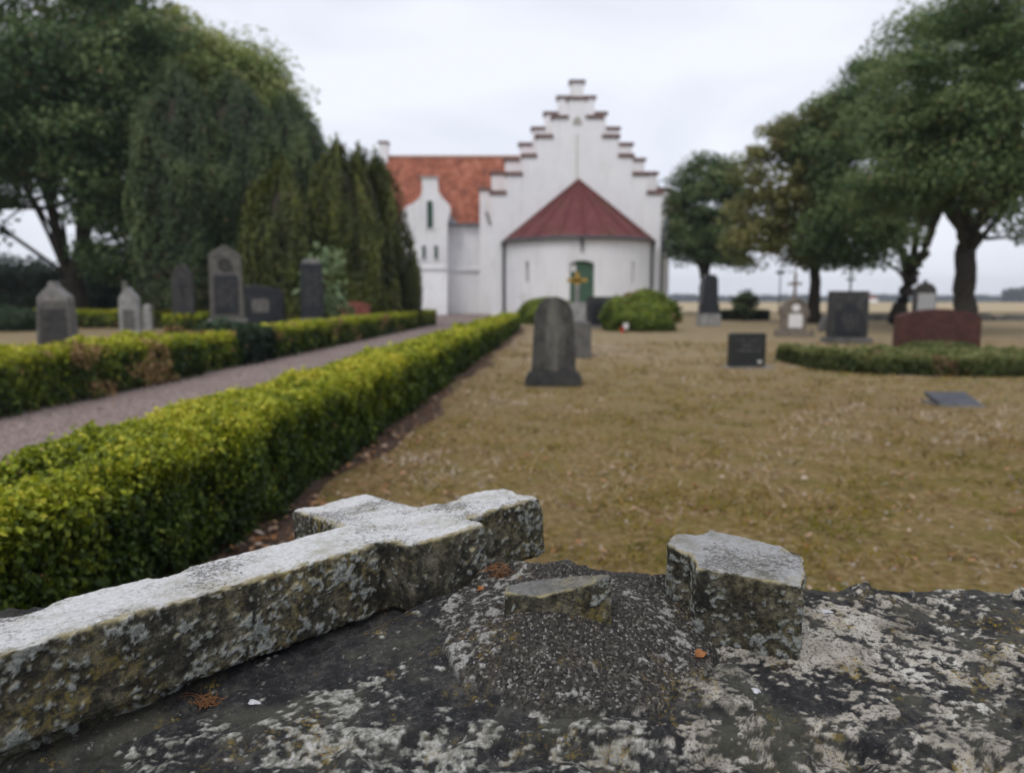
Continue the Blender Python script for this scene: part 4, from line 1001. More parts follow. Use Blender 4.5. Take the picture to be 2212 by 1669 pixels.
# stepped end gable of the wing
m = MB(); ex = wx0 - .35
ye = YW - YG
for k, (ya, yb, zz) in enumerate(((-.2, 6.6, ew), (.6, 5.6, ew + 1.1), (1.4, 4.8, ew + 2.2), (2.2, 4.0, ew + 3.4), (2.75, 3.45, rw + .75))):
    m.box(ex, ex + .5, ye + ya, ye + yb, 0 if k == 0 else (ew, ew, ew + 1.1, ew + 2.2, ew + 3.4)[k], zz)
m.build('wing_end_gable', M_PLAS, church)
m = MB(); m.box(ex - .06, ex + .56, ye + 2.69, ye + 3.51, rw + .76, rw + .88); m.build('end_gable_cap', M_CAP, church)
# porch gable facade with curved shoulders, and its roof
YP = 41.6
def pc(x, y): return crop(x, y, YP)
fac = [pc(150, 1240), pc(408, 1240), pc(408, 790), pc(424, 730), pc(418, 704), pc(385, 668), pc(364, 640), pc(360, 600), pc(358, 574), pc(284, 574), pc(284, 640), pc(270, 672), pc(238, 698), pc(205, 712), pc(186, 740), pc(180, 800)]
fac[0] = (fac[0][0], 0); fac[1] = (fac[1][0], 0)
porch = MB().prism(fac, YP - YG, YP - YG + .5).build('porch_gable', M_PLAS, church)
a = pc(284, 574); b2 = pc(358, 574)
MB().box(a[0] - .06, b2[0] + .06, YP - YG - .06, YP - YG + .56, a[1] + .002, a[1] + .1).build('step_cap', mat_plain('grey_cap', (0.42, 0.41, 0.40), .9, .2), porch)
pl, pe = pc(190, 790); pr, _ = pc(408, 790); _, pk = pc(320, 640)
MB().box(pl + .1, pr - .1, YP - YG + .5, YW - YG - .02, 0, pe).build('porch_wall', M_PLAS, church)
MB().prism([(pl, pe), (pr + .55, pe), ((pl + pr) / 2, pk + .15)], YP - YG + .52, YW - YG + 2.0).build('porch_roof', mat_plain('grey_lead_roof', (0.30, 0.32, 0.35), .6, .2, 2), church)
def arched(x0, x1, yt, yb, name, mat, parent, fr):
    (ax, az) = pc(x0, yt); (bx, bz) = pc(x1, yb); r = (bx - ax) / 2
    pts = [(ax, bz), (bx, bz)] + [((ax + bx) / 2 + r * math.cos(t), az - r + r * math.sin(t)) for t in [math.pi * k / 8 for k in range(9)]]
    o = MB().prism(pts, YP - YG - .012, YP - YG + .05).build(name, mat, parent)
    q = []
    for t in [math.pi * k / 12 for k in range(13)]: q.append(((ax + bx) / 2 + (r + .08) * math.cos(t), YP - YG - .02, az - r + (r + .08) * math.sin(t)))
    MB().tube([(bx + .08, YP - YG - .02, bz)] + q + [(ax - .08, YP - YG - .02, bz), (bx + .08, YP - YG - .02, bz - .01)], .05, 6).build('window_frame', M_PLAS, parent)
    return o
M_LOUV = mat_plain('dark_green_louvre', (0.025, 0.07, 0.045), .6, .3, 8)
arched(309, 339, 685, 822, 'window', M_LOUV, porch, 0)
arched(287, 303, 905, 975, 'window', M_LOUV, porch, 0)
arched(346, 363, 905, 975, 'window', M_LOUV, porch, 0)
a = pc(285, 1012); b2 = pc(412, 1012)
MB().box(a[0] - 1.4, b2[0], YP - YG - .09, YP - YG - .003, a[1] - .1, a[1]).build('string_course', M_PLAS, porch)
zc = a[1]; w0 = pc(410, 1012)[0]; w1 = crop(580, 1012, YW)[0]
MB().box(w0 + .02, w1 + .5, YW - YG - .14, YW - YG - .003, zc - .12, zc).build('string_course', M_PLAS, church)
MB().tube([(w0 - .02, YW - YG - .3, ew - .2), (wx1 + 0.2, YW - YG - .3, ew - .2)], .07, 8).build('gutter', M_LEAD, church)
# battered foot of the wing walls
m = MB()
m.add([(w0 - 2.2, YP - YG - .5, 0), (w0 - .02, YP - YG - .5, 0), (w0 - .02, YP - YG - .003, 2.4), (w0 - 2.2, YP - YG - .003, 2.4), (w0 - 2.2, YP - YG - .003, 0), (w0 - .02, YP - YG - .003, 0)], [(0, 1, 2, 3), (1, 5, 2), (0, 3, 4)])
m.build('wall_batter', M_PLAS, church)

# ------------------------------------------------------------------ gravestones
def mat_granite(name, c, spark=0.5, rough=0.7, lich=0.2, sc=1.0):
    t = NT(name)
    n = t.noise(7 * sc, 6, 0.7, 0.3); f = t.noise(70 * sc, 4, 0.8)
    d = tuple(v * 0.55 for v in c); l = tuple(min(1, v * 1.5) for v in c)
    col = t.ramp(t.math('ADD', t.math('MULTIPLY', n, 0.6), t.math('MULTIPLY', f, 0.4)), (0.38, d), (0.5, c), (0.62, l))
    col = t.mix(t.math('MULTIPLY', t.th(t.noise(5 * sc, 7, 0.75, 0.3, t.vec(loc=(4, 2, 1))), 0.52, 0.68), lich), col, (0.28, 0.26, 0.20))
    return t.done(col, rough, t.bump(f, 0.3, 0.004), 0.35)
G_DARK = mat_granite('dark_granite', (0.036, 0.036, 0.035), lich=0.15)
G_BLACK = mat_granite('polished_black_granite', (0.016, 0.018, 0.022), rough=0.35, lich=0.05)
G_GREY = mat_granite('grey_granite', (0.105, 0.10, 0.093), lich=0.25)
G_PALE = mat_granite('pale_granite', (0.25, 0.245, 0.235), lich=0.2)
G_BROWN = mat_granite('brownish_granite', (0.10, 0.095, 0.085), lich=0.2)
G_RED = mat_granite('red_brown_granite', (0.062, 0.021, 0.015), rough=0.6, lich=0.06)
G_BASE = mat_granite('grey_base_stone', (0.19, 0.183, 0.173), lich=0.3)
M_WHITEP = mat_plain('white_marble_plate', (0.70, 0.69, 0.67), 0.5, 0.06, 5)
M_GOLD = mat_plain('gilded_metal', (0.40, 0.25, 0.05), 0.5, 0.35, 30, 0.5)
M_INSC = mat_plain('faded_lettering', (0.12, 0.115, 0.11), 0.8, 0.3, 30)
M_RUST = mat_granite('rubble_stone', (0.17, 0.14, 0.11), lich=0.4, sc=2.5)
GG = 'gravestones in the churchyard'
def grave(name, x, Yd, rz, label, group=GG):
    c = at(x, 640, Yd)
    return empty(name, (c.x, Yd, 0), rz, label, 'gravestone', group)
def mat_lines(name, letter, rowh, ground=(0.02, 0.021, 0.024)):
    t = NT(name); x = t.pos(0); z = t.pos(2)
    row = t.math('FRACT', t.math('DIVIDE', z, rowh)); ri = t.math('FLOOR', t.math('DIVIDE', z, rowh))
    inrow = t.math('MULTIPLY', t.math('GREATER_THAN', row, 0.28), t.math('LESS_THAN', row, 0.72))
    cv = t.n('ShaderNodeCombineXYZ', {0: x, 1: t.math('MULTIPLY', ri, 3.7), 2: 0.0}).outputs[0]
    let = t.th(t.noise(1.6 / rowh, 3, 0.7, 0, cv), 0.47, 0.52)
    return t.done(t.mix(t.math('MULTIPLY', t.math('MULTIPLY', inrow, let), 0.8), ground, letter), 0.55, None, 0.3)
M_INSC = mat_lines('faint_lettering', (0.09, 0.088, 0.082), 0.07)
def insc(parent, w, z0, z1, y, rows, seed=0, mat=None):
    MB().box(-w / 2, w / 2, y - 0.003, y + 0.001, z0, z1).build('inscription', mat or M_INSC, parent)
def archpoly(wb, wt, h, hs, n=14, k=1.0):
    """outline: base width, width at the springing hs, total height h"""
    pts = [(-wb / 2, 0), (wb / 2, 0)]
    for i in range(n + 1):
        a = math.pi * i / n; pts.append((wt / 2 * math.cos(a), hs + (h - hs) * math.sin(a) ** k))
    return pts
def shift(poly, dz): return [(x, z + dz) for x, z in poly]

def mat_streaked():
    t = NT('weathered_dark_stone'); x = t.pos(0)
    n = t.noise(9, 6, 0.7, 0.3); f = t.noise(80, 4, 0.8); w = t.noise(5, 4, 0.6, 0.2, t.vec(scale=(2.5, 1, 0.5)))
    col = t.ramp(t.math('ADD', t.math('MULTIPLY', n, 0.6), t.math('MULTIPLY', f, 0.4)), (0.38, (0.03, 0.03, 0.028)), (0.5, (0.055, 0.053, 0.048)), (0.62, (0.10, 0.096, 0.085)))
    m = t.math('SUBTRACT', 1.0, t.math('MULTIPLY', t.math('ABSOLUTE', t.math('ADD', x, t.math('MULTIPLY', t.math('SUBTRACT', w, 0.5), 0.35))), 9.0))
    m = t.n('ShaderNodeClamp', {0: m}).outputs[0]
    return t.done(t.mix(t.math('MULTIPLY', m, 0.6), col, (0.20, 0.19, 0.165)), 0.85, t.bump(f, 0.4, 0.004), 0.25)
# 1 arched dark stone in the middle
g1 = grave('gravestone', 1197, 8.35, -0.06, 'dark round-topped gravestone on a plinth at the end of the lawn beside the long hedge')
MB().prism([(-.32, 0), (.32, 0), (.315, .10), (.27, .165), (-.27, .165), (-.315, .10)], -.13, .13).build('plinth', G_DARK, g1, bevel=.012)
MB().prism(shift(archpoly(.50, .445, .84, .56, 16, .9), .163), -.075, .075).build('headstone', mat_streaked(), g1, bevel=.012)
# 2 pillar with gilt cross
g2 = grave('gravestone', 1247, 12.3, 0.0, 'grey stepped pillar grave topped by a small gilded cross')
MB().prism([(-.25, 0), (.25, 0), (.225, .08), (.215, .58), (-.215, .58), (-.225, .08)], -.2, .2).build('base', G_GREY, g2, bevel=.01)
MB().prism([(-.16, .582), (.14, .582), (.13, .86), (.13, .9), (-.15, .9), (-.15, .86)], -.14, .14).build('pedestal', G_PALE, g2, bevel=.01)
MB().box(-.04, .03, -.035, .035, .9, 1.2).build('shaft', G_BASE, g2)
m = MB()
m.box(-.03, .02, -.018, .018, 1.19, 1.36); m.box(-.14, .13, -.02, .02, 1.24, 1.29)
for (dx, dz) in ((-.14, 1.265), (.13, 1.265), (-.005, 1.37)): m.tube([(dx, -.022, dz), (dx, .022, dz)], .035, 8)
m.tube([(-.005, -.02, 1.265), (-.005, .02, 1.265)], .075, 12)
m.build('cross', M_GOLD, g2, bevel=.004)
# 3 black memorial by the apse
g3 = grave('gravestone', 1291, 23.5, 0, 'wide black gravestone half hidden between the gilded cross grave and the round bush')
MB().box(-.35, 1.3, -.12, .14, .0, 1.0).build('headstone', G_DARK, g3, bevel=.01)
MB().box(-.22, .32, -.15, -.121, .12, .82).build('panel', G_BLACK, g3)
MB().box(-.4, 1.4, -.25, .2, 0, .1).build('plinth', G_BASE, g3)
# little cross by the wall
g4 = grave('grave_cross', 1129, 30.5, 0, 'thin white iron cross in front of the left part of the round apse wall')
MB().box(-.03, .03, -.02, .02, 0, 1.35).build('upright', M_WHITEP, g4); MB().box(-.2, .2, -.018, .018, .98, 1.06).build('crossbar', M_WHITEP, g4)
MB().prism(archpoly(.24, .24, .26, .18), -.03, .03).build('name_plate', M_WHITEP, g4).location = (0, -.052, .9)
# left side
g = grave('gravestone', 121, 9.7, 0.30, 'dark grey gravestone with a paler pointed top at the far left edge')
MB().prism([(-.24, 0), (.22, 0), (.175, .93), (-.185, .93)], -.17, .17).build('headstone', G_GREY, g, bevel=.012)
MB().prism([(-.185, .931), (.175, .931), (.165, 1.0), (.03, 1.13), (.02, 1.19), (-.04, 1.19), (-.05, 1.13), (-.175, 1.0)], -.165, .165).build('cap', G_BASE, g, bevel=.014)
MB().prism([(-.17, .12), (.15, .12), (.13, .84), (-.15, .84)], -.185, -.171).build('panel', G_DARK, g)
g = grave('gravestone', 279, 11.5, 0.25, 'narrow pale grey gravestone with gabled top among the left hedges')
MB().prism([(-.165, 0), (.165, 0), (.155, .36), (.14, .42), (.13, .98), (0, 1.15), (-.13, .98), (-.14, .42), (-.155, .36)], -.12, .12).build('headstone', G_PALE, g, bevel=.01)
MB().box(-.09, -.02, -.03, .03, 1.06, 1.24).build('cross_stump', G_BROWN, g)
MB().box(-.08, .08, -.132, -.121, .5, .8).build('panel', G_GREY, g)
g = grave('gravestone', 318, 22.5, 0, 'little white gravestone stub seen over the left hedges')
MB().prism(archpoly(.26, .22, .78, .68), -.09, .09).build('headstone', G_PALE, g, bevel=.01)
g = grave('gravestone', 397, 17.0, 0.15, 'slim dark gravestone with rounded peak and a cross relief')
MB().prism([(-.24, 0), (.24, 0), (.22, 1.35), (.20, 1.5), (.10, 1.66), (0, 1.73), (-.10, 1.66), (-.20, 1.5), (-.22, 1.35)], -.13, .13).build('headstone', G_DARK, g, bevel=.012)
m = MB(); m.box(-.03, .03, -.15, -.131, .95, 1.4); m.box(-.1, .1, -.149, -.132, 1.22, 1.28); m.build('cross_relief', G_BLACK, g)
insc(g, .3, .62, .85, -.134, 3, 3)
g = grave('gravestone', 490, 15.0, 0.30, 'tallest grey gravestone on the left, gabled with an sunken black tablet')
MB().prism([(-.32, .56), (.32, .56), (.29, 1.83), (0, 2.02), (-.29, 1.83)], -.19, .19).build('headstone', G_BROWN, g, bevel=.012)
MB().box(-.38, .38, -.25, .25, 0, .5).build('plinth', G_DARK, g, bevel=.01)
MB().box(-.36, .36, -.23, .23, .501, .558).build('plinth_step', G_BASE, g)
MB().box(-.22, .22, -.215, -.191, .66, 1.42).build('tablet', G_BLACK, g)
insc(g, .36, .8, 1.3, -.217, 5, 5)
m = MB(); m.tube([(0, -.22, 1.63), (0, -.192, 1.63)], .13, 16); m.build('wreath_relief', G_DARK, g)
g = grave('gravestone', 572, 18.0, 0.1, 'wide low black gravestone with sloping top and a grey tablet right of the tallest one')
MB().prism([(-.45, 0), (.45, 0), (.45, 1.12), (.30, 1.2), (-.2, 1.28), (-.45, 1.26)], -.11, .11).build('headstone', G_BLACK, g, bevel=.012)
MB().box(-.28, .12, -.128, -.111, .62, .95).build('tablet', G_GREY, g)
g = grave('gravestone', 674, 18.0, 0.3, 'slim black gravestone with a light cap before the olive conifers')
MB().prism([(-.28, 0), (.28, 0), (.25, 1.78), (-.25, 1.78)], -.16, .16).build('headstone', G_BLACK, g, bevel=.01)
m = MB(); m.add([(-.26,-.17,1.781),(.26,-.17,1.781),(.26,.17,1.781),(-.26,.17,1.781),(-.13,-.07,1.9),(.13,-.07,1.9),(.13,.07,1.9),(-.13,.07,1.9)], [(0,3,2,1),(4,5,6,7),(0,1,5,4),(1,2,6,5),(2,3,7,6),(3,0,4,7)]); m.build('cap', G_GREY, g)
MB().box(-.32, .32, -.21, .21, 0, .48).build('plinth', G_BASE, g, bevel=.01)
insc(g, .36, .75, 1.6, -.163, 7, 8)
g = grave('gravestone', 765, 21.0, -0.1, 'low red-brown gravestone peeping over the left hedge before the conifers')
MB().prism([(-.46, 0), (.46, 0), (.44, .78), (.05, .86), (-.44, .82)], -.1, .1).build('headstone', mat_granite('brick_red_granite', (0.20, 0.06, 0.045), lich=0.05), g, bevel=.01)
# right side
g = grave('gravestone', 1532, 25.5, 0, 'tall black obelisk gravestone on a pale base in front of the small rounded tree')
MB().prism([(-.33, .42), (.33, .42), (.31, .75), (.27, .78), (.235, 1.62), (.12, 1.74), (-.12, 1.74), (-.235, 1.62), (-.27, .78), (-.31, .75)], -.2, .2).build('headstone', G_BLACK, g, bevel=.012)
MB().box(-.36, .36, -.25, .25, 0, .418).build('base', G_PALE, g, bevel=.01)
g = grave('gravestone', 1716, 18.8, 0, 'rustic rubble gravestone with a cross on top and two white plates')
MB().prism(archpoly(.62, .58, .93, .55, 14), -.13, .13).build('headstone', M_RUST, g, bevel=.02)
m = MB(); r_ = random.Random(4); m.box(-.40, .40, -.22, .16, 0, .09)
for k in range(16):
    a = k * 0.4; x0 = -.4 + .8 * (k % 8) / 7 + r_.gauss(0, .02); yy = -.2 + .3 * (k // 8)
    m.box(x0 - .06, x0 + .06, yy - .06, yy + .06, 0, r_.uniform(.1, .2), .015)
m.build('rubble_base', M_RUST, g, bevel=.015)
m = MB()
for k in range(17):
    a = math.pi * k / 16; m.tube([(.30 * math.cos(a), -.145, .55 + .36 * math.sin(a)), (.30 * math.cos(a), .145, .55 + .36 * math.sin(a))], r_.uniform(.035, .055), 7)
m.build('rubble_arch', M_RUST, g)
m = MB(); m.prism([(-.17, .22), (.17, .22), (.17, .52), (.12, .57), (-.12, .57), (-.17, .52)], -.16, -.131); m.build('plate', M_WHITEP, g)
m = MB(); m.prism([(.1 * math.cos(a), .72 + .09 * math.sin(a)) for a in [2 * math.pi * k / 16 for k in range(16)]], -.16, -.131); m.build('plate', M_WHITEP, g)
m = MB(); m.tube([(0, 0, .9), (.01, 0, 1.18), (0, 0, 1.58)], [.05, .04, .035], 7); m.tube([(-.17, 0, 1.31), (0, 0, 1.335), (.17, 0, 1.32)], [.032, .04, .032], 7); m.build('cross', M_RUST, g)
g = grave('gravestone', 1833, 16.1, 0.0, 'broad dark upright gravestone with an sunken black tablet on a grey plinth')
MB().prism([(-.405, .12), (.405, .12), (.395, 1.12), (-.395, 1.12)], -.13, .13).build('headstone', G_DARK, g, bevel=.012)
MB().box(-.47, .47, -.24, .24, 0, .118).build('plinth', G_GREY, g, bevel=.012)
MB().prism([(-.30, .18), (.30, .18), (.30, .68), (.16, .72), (.12, .86), (-.12, .86), (-.16, .72), (-.30, .68)], -.15, -.131).build('tablet', G_BLACK, g)
insc(g, .4, .3, .62, -.153, 4, 12)
g = grave('grave_cross', 1836, 22.0, 0, 'thin iron cross rising behind the broad dark upright gravestone')
m = MB(); m.tube([(0, 0, 0), (0, 0, 1.75)], .03, 8); m.tube([(-.13, 0, 1.5), (.13, 0, 1.5)], .028, 8); m.build('cross', M_IRON, g)
g = grave('gravestone', 1792, 21.5, 0, 'small rough grey stone half hidden behind the broad dark gravestone')
MB().prism([(-.28, 0), (.28, 0), (.2, .4), (.05, .52), (-.15, .42), (-.25, .2)], -.12, .12).build('headstone', G_GREY, g, bevel=.03)
g = grave('gravestone', 1617, 10.5, 0.02, 'small square black gravestone standing alone on the dry lawn with a flower at its foot')
MB().prism([(-.255, .0), (.255, .0), (.252, .475), (.235, .49), (-.235, .49), (-.252, .475)], -.07, .07).build('headstone', mat_granite('greenish_black_granite', (0.018, 0.021, 0.018), rough=0.45, lich=0.03), g, bevel=.006)
MB().box(-.32, .34, -.16, .12, 0, .018).build('base', G_BASE, g)
insc(g, .34, .19, .42, -.073, 5, 21, M_INSC)
c = at(1646, 640, 10.38)
fl = empty('grave_flower', (c.x - 0.01, 10.34, 0.018), 0, 'small white flower in a dark vase at the foot of the square black gravestone', 'flowers')
MB().tube([(0, 0, 0), (0, 0, .045)], [.022, .028], 8).build('vase', G_BLACK, fl)
m = MB()
for k in range(9): a = k * 2.4; m.tube([(0, 0, .045), (.028 * math.cos(a) * (k / 9) ** .5, .028 * math.sin(a) * (k / 9) ** .5, .085)], [.008, .016], 6)
m.build('petals', M_WHITEP, fl)
g = grave('gravestone', 2029, 12.9, 0.0, 'long low red-brown gravestone with a gently curved top at the right')
pts = [(-.72, 0), (.72, 0), (.71, .66)] + [(.71 - 1.42 * k / 12, .66 + .13 * math.sin(math.pi * k / 12) ** .8) for k in range(1, 12)] + [(-.71, .66)]
MB().prism(pts, -.1, .1).build('headstone', G_RED, g, bevel=.008)
insc(g, .5, .22, .5, -.103, 4, 31, mat_lines('dull_red_lettering', (0.10, 0.05, 0.042), 0.075, (0.056, 0.019, 0.014)))
g = grave('gravestone', 1997, 23.0, 0, 'brown round-topped gravestone with a large white plate seen over the long red one')
MB().prism(archpoly(.66, .62, 1.42, 1.12), -.12, .12).build('headstone', G_BROWN, g, bevel=.02)
MB().box(-.27, .27, -.15, -.121, .55, 1.1).build('plate', M_WHITEP, g)
MB().box(-.04, .04, -.04, .04, 1.4, 1.5).build('finial', G_BROWN, g)
# dark plaque lying on the lawn
pq = empty('grave_plaque', (at(2058, 860, 6.85).x, 6.85, 0), -0.04, 'dark rectangular plaque lying tilted on the lawn near the right edge', 'grave plaque', GG)
pl_ = MB().box(-.185, .185, -.16, .16, -.02, .015).build('plate', mat_granite('slate_plaque', (0.05, 0.052, 0.065), rough=.4, lich=.05), pq, bevel=.004); pl_.location = (0, 0, .05); pl_.rotation_euler = (math.radians(14), 0, 0)
MB().box(-.20, .20, -.17, .18, 0, .022).build('bed', G_BASE, pq)
# juniper mats
jx = at(1728, 640, 9.9).x + 0.36
o = hedge('creeping_juniper', lambda q: 9.2 + 1.0 * np.exp(-(q - jx) / 0.5), 1.5, .25, jx, jx + 4.6, 4600, lambda d: np.full(np.shape(d), 0.05), 'broad low strip of creeping green juniper in front of the long red gravestone', mat=M_MAT, dryseed=51, dryamt=0.1, xaxis=True, tint=-0.02, lump=0.05, group=None)
o['category'] = 'ground cover plant'
c = at(2030, 640, 12.35)
blob('creeping_juniper', (c.x, 12.3, 0), (.72, .4, .27), 8000, .05, 'small cushion of juniper against the foot of the long red gravestone', 'ground cover plant', M_MAT, .0, .1, 53, .12, .2)
# low hedge and little tree in the distance right
hedge('low_hedge', 31.5, .8, .42, at(1556, 640, 31.5).x, at(1664, 640, 31.5).x, 1800, lambda d: np.full(np.shape(d), 0.09), 'dark low hedge round a grave beside the tall black obelisk', mat=M_DKBUSH, xaxis=True, dryseed=8, group=None)
c = at(1610, 640, 30.8); B = (c.x, 30.8, 0)
tree('small_tree', B, [[(0, 0, 0, .06), (0, 0, .8, .03)]], [(0, 0, .72, .42, .4, .5, 1)], 26, 90, .10, 'tiny shrubby tree standing at the low dark hedge', cs=.22, mat=M_LIME, limbs=4, group=None, seed=60)
# lantern by the round bush
c = at(1346, 640, 20.7)
ln = empty('grave_lantern', (c.x, 20.75, 0), 0, 'small red and white grave lantern at the foot of the wide round bush', 'lantern')
MB().tube([(0, 0, 0), (0, 0, .16)], [.06, .07], 10).build('glass', mat_plain('red_lantern_glass', (0.35, 0.03, 0.02), .3, .2), ln)
MB().tube([(.1, 0, .1), (.1, 0, .26)], [.07, .08], 10).build('cup', M_WHITEP, ln)
# lamp pole
c = at(1684, 640, 40)
lp = empty('lamp_post', (c.x, 40, 0), 0, 'thin distant pole with a small lamp head left of the rustic cross grave', 'lamp post')
MB().tube([(0, 0, 0), (0, 0, 2.2)], .035, 8).build('pole', M_IRON, lp); MB().box(-.2, .2, -.12, .12, 2.2, 2.38, .03).build('lamp_head', M_IRON, lp)
# low boundary wall behind the right graves
m = MB(); x0 = at(1700, 640, 31).x; r_ = random.Random(9)
x = x0
while x < 40:
    w = r_.uniform(.3, .7); m.box(x, x + w - .02, 30.8 + r_.uniform(-.05, .05), 31.6, 0, .26 + r_.uniform(-.05, .06), .04); x += w
tag(m.build('boundary_wall', G_BROWN), 'low dark boundary wall of field stones beyond the graves on the right', 'stone wall')

# ------------------------------------------------------------------ far country
def far_wood(name, x0, x1, Yd, h, n, label, seed):
    z0 = float(terrain(np.array(0.), np.array(float(Yd))))
    P = np.stack([x0 + (x1 - x0) * RNG.random(n), Yd + 25 * RNG.random(n), np.zeros(n)], -1)
    top = h * (0.78 + 0.22 * fbm(P * np.array([0.03, 0, 0]) + seed, 3))
    P[:, 2] = z0 + top * RNG.random(n) ** 0.7
    N = np.tile([0, -0.6, 0.6], (n, 1)); V, F = leaf_arrays(P, N, 3.2, 0.8, 0.9)
    # solid core
    k = 80; xs = np.linspace(x0, x1, k); tp = h * 0.72 * (0.85 + 0.15 * fbm(np.stack([xs * .03, xs * 0, xs * 0], -1) + seed, 3))
    hv = np.concatenate([np.stack([xs, xs * 0 + Yd + 8, xs * 0 + z0 - 1], -1), np.stack([xs, xs * 0 + Yd + 8, z0 + tp], -1), np.stack([xs, xs * 0 + Yd + 22, z0 + tp], -1), np.stack([xs, xs * 0 + Yd + 22, xs * 0 + z0 - 1], -1)])
    i = np.arange(k - 1); F2 = np.concatenate([np.stack([i + a * k, i + 1 + a * k, i + 1 + (a + 1) * k, i + (a + 1) * k], -1) for a in range(3)])
    VV, FF, mi, at_ = join([(V, F, 0, np.clip(.4 + .15 * RNG.normal(size=n), 0, 1), 0.0 * np.zeros(n)), (hv, F2, 0, .3, 0.)])
    return tag(link(name, npmesh(name, VV, FF, mi, at_), [M_DKBUSH]), label, 'woods', None, 'stuff')
far_wood('distant_wood', -500, 900, 700, 8.2, 16000, 'blue-grey band of far woods along the horizon', 3)
far_wood('distant_wood', 330, 520, 480, 13, 5000, 'hazy clump of far trees at the right edge under the big tree', 6)
hs_ = empty('farmhouse', (at(1872, 640, 420).x, 420, float(terrain(np.array(0.), np.array(420.)))), 0, 'tiny white farmhouse with a red roof far across the field', 'house')
MB().box(-5, 5, -3, 3, 0, 2.2).build('wall', M_PLAS, hs_)
MB().prism([(-5.4, 2.2), (5.4, 2.2), (4.6, 4.1), (-4.6, 4.1)], -1.2, 1.2).build('roof', M_TILE, hs_)

# ------------------------------------------------------------------ dry grass and leaf litter
def mat_blades():
    t = NT('dry_grass_blades'); v = t.attr('tone')
    c = t.ramp(v, (0.0, (0.095, 0.095, 0.008)), (0.25, (0.19, 0.155, 0.012)), (0.5, (0.24, 0.145, 0.032)), (0.72, (0.33, 0.23, 0.12)), (1.0, (0.48, 0.40, 0.31)))
    return t.done(c, 0.8, None, 0.15)
n = 190000
Yg_ = 1.15 + 15 * RNG.random(n) ** 2.1
half = 0.85 * Yg_ + .6
Xg = -half + 2 * half * RNG.random(n)
ok = Xg > hx(-1.31, Yg_) + 0.16 + 0.12 * RNG.random(n)
P = np.stack([Xg, Yg_, 0 * Xg], -1)
cl = fbm(P * 5, 3); ok &= (cl + 0.8 * RNG.random(n) > 0.45)
P = P[ok]; m_ = len(P)
hgt = np.clip(0.016 + 0.008 * RNG.normal(size=m_), 0.008, .05) * (0.8 + 0.07 * P[:, 1]); a = RNG.random(m_) * 6.283
bend = RNG.normal(size=(m_, 2)) * 1.5
side = np.stack([np.cos(a), np.sin(a), 0 * a], -1) * (0.0012 + 0.0007 * P[:, 1:2])
tip = P + np.stack([bend[:, 0] * hgt, bend[:, 1] * hgt, hgt], -1)
V = np.empty((m_, 4, 3)); V[:, 0] = P - side; V[:, 1] = P + side; V[:, 2] = tip + side * .3; V[:, 3] = tip - side * .3
tone = np.clip(0.31 + 0.25 * RNG.normal(size=m_) - 0.55 * fbm(P * 0.8 + 3, 3) - 0.38 * fbm(P * 3.1 + 9, 2) + 0.022 * P[:, 1], 0, 1)
gr = link('grass', npmesh('grass', V.reshape(-1, 3), np.arange(m_ * 4).reshape(-1, 4), None, {'tone': np.repeat(tone, 4)}), mat_blades()); tag(gr, 'short dry olive and straw coloured grass on the churchyard lawn', 'grass', None, 'stuff')
def mat_litter():
    t = NT('fallen_leaves'); v = t.attr('tone')
    return t.done(t.ramp(v, (0.0, (0.07, 0.035, 0.02)), (0.35, (0.24, 0.11, 0.045)), (0.7, (0.33, 0.19, 0.10)), (1.0, (0.42, 0.34, 0.27))), 0.7, None, 0.2)
n = 11000
Yg_ = 1.2 + 24 * RNG.random(n) ** 2.0
Xg = -.75 * Yg_ + 1.55 * Yg_ * RNG.random(n)
k = RNG.random(n) < 0.30
Xg = np.where(k, hx(-1.31, Yg_) + np.abs(RNG.normal(size=n)) * 0.28, Xg)
ok = (Xg > hx(-1.31, Yg_) + .01) | ((Xg < hx(PR, Yg_)) & (Xg > hx(PL, Yg_)) & (RNG.random(n) < .5))
P = np.stack([Xg, Yg_, 0.014 + 0.014 * RNG.random(n)], -1)[ok]
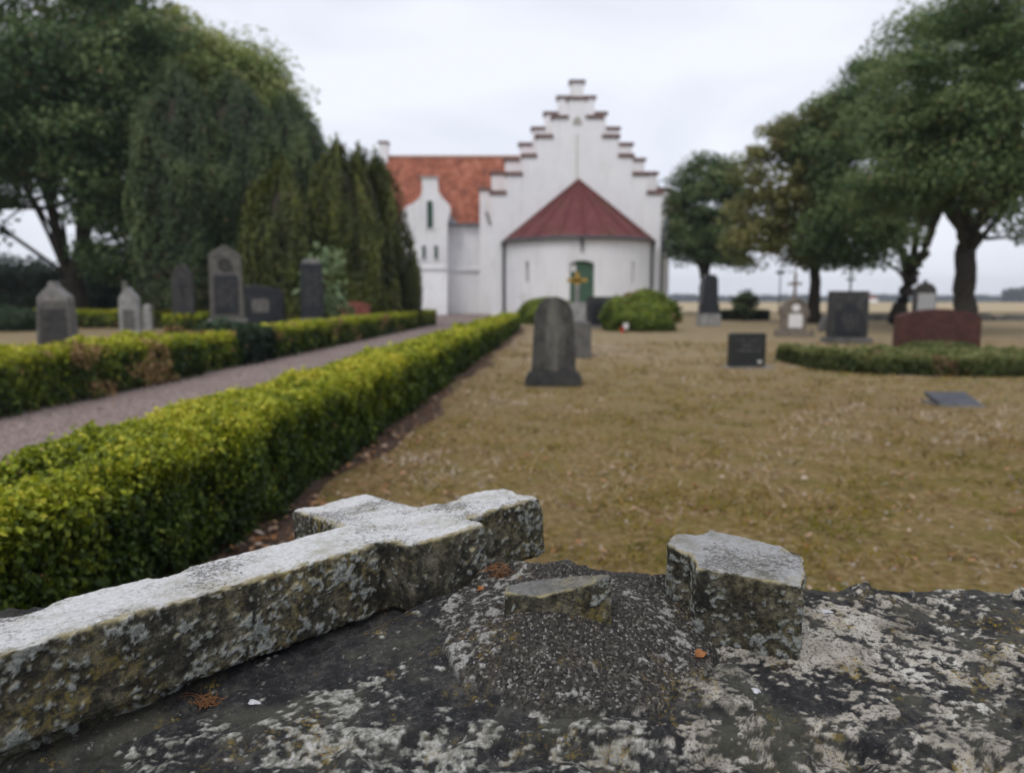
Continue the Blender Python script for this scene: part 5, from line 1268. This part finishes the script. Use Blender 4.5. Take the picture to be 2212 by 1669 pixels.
V, F = leaf_arrays(P, np.tile([0, 0, 1.0], (len(P), 1)), 0.014 + 0.04 * RNG.random(len(P)) ** 2.2, .6, .45)
V[:, 2] = np.maximum(V[:, 2], .006)
lt = link('leaf_litter', npmesh('leaf_litter', V, F, None, {'tone': np.repeat(RNG.random(len(P)), 4)}), mat_litter()); tag(lt, 'scattered brown fallen leaves on the lawn and along the hedge', 'fallen leaves', None, 'stuff')
n = 1100                                        # pale pebbles
Yg_ = 1.2 + 9 * RNG.random(n) ** 1.5; Xg = -.3 * Yg_ + 1.1 * Yg_ * RNG.random(n)
P = np.stack([Xg, Yg_, 0 * Xg], -1); ok = (fbm(P * .8 + 20, 3) > .15) & (Xg > hx(-1.31, Yg_) + .1); P = P[ok]
oc = np.array([(1,0,0),(0,1,0),(-1,0,0),(0,-1,0),(0,0,1.)]); s = (0.006 + .009 * RNG.random(len(P)) ** 2)[:, None, None]
V = P[:, None, :] + oc[None] * s * np.array([1, 1, .7]) * (0.7 + .6 * RNG.random((len(P), 5, 1)))
F = (np.arange(len(P)) * 5)[:, None, None] + np.array([(0,1,4),(1,2,4),(2,3,4),(3,0,4)])[None]
pb = link('pebbles', npmesh('pebbles', V.reshape(-1, 3), F.reshape(-1, 3)), mat_plain('pale_pebbles', (0.28, 0.24, 0.20), .8, .35, 12)); tag(pb, 'pale little pebbles strewn on the dry lawn', 'pebbles', None, 'stuff')

# ------------------------------------------------------------------ the damp air over the fields
HAZE = 0.0005
if HAZE:
    m = MB(); m.box(-900, 1300, -60, 1100, -6.5, 25); hb = m.build('haze', [])
    hm = bpy.data.materials.new('damp_air'); hm.use_nodes = True; nt = hm.node_tree; nt.nodes.clear()
    pv = nt.nodes.new('ShaderNodeVolumePrincipled'); pv.inputs['Color'].default_value = (0.80, 0.86, 0.95, 1); pv.inputs['Density'].default_value = HAZE
    oo = nt.nodes.new('ShaderNodeOutputMaterial'); nt.links.new(pv.outputs[0], oo.inputs['Volume'])
    hb.data.materials.clear(); hb.data.materials.append(hm); tag(hb, 'thin grey damp air over churchyard and fields', 'haze', None, 'stuff')
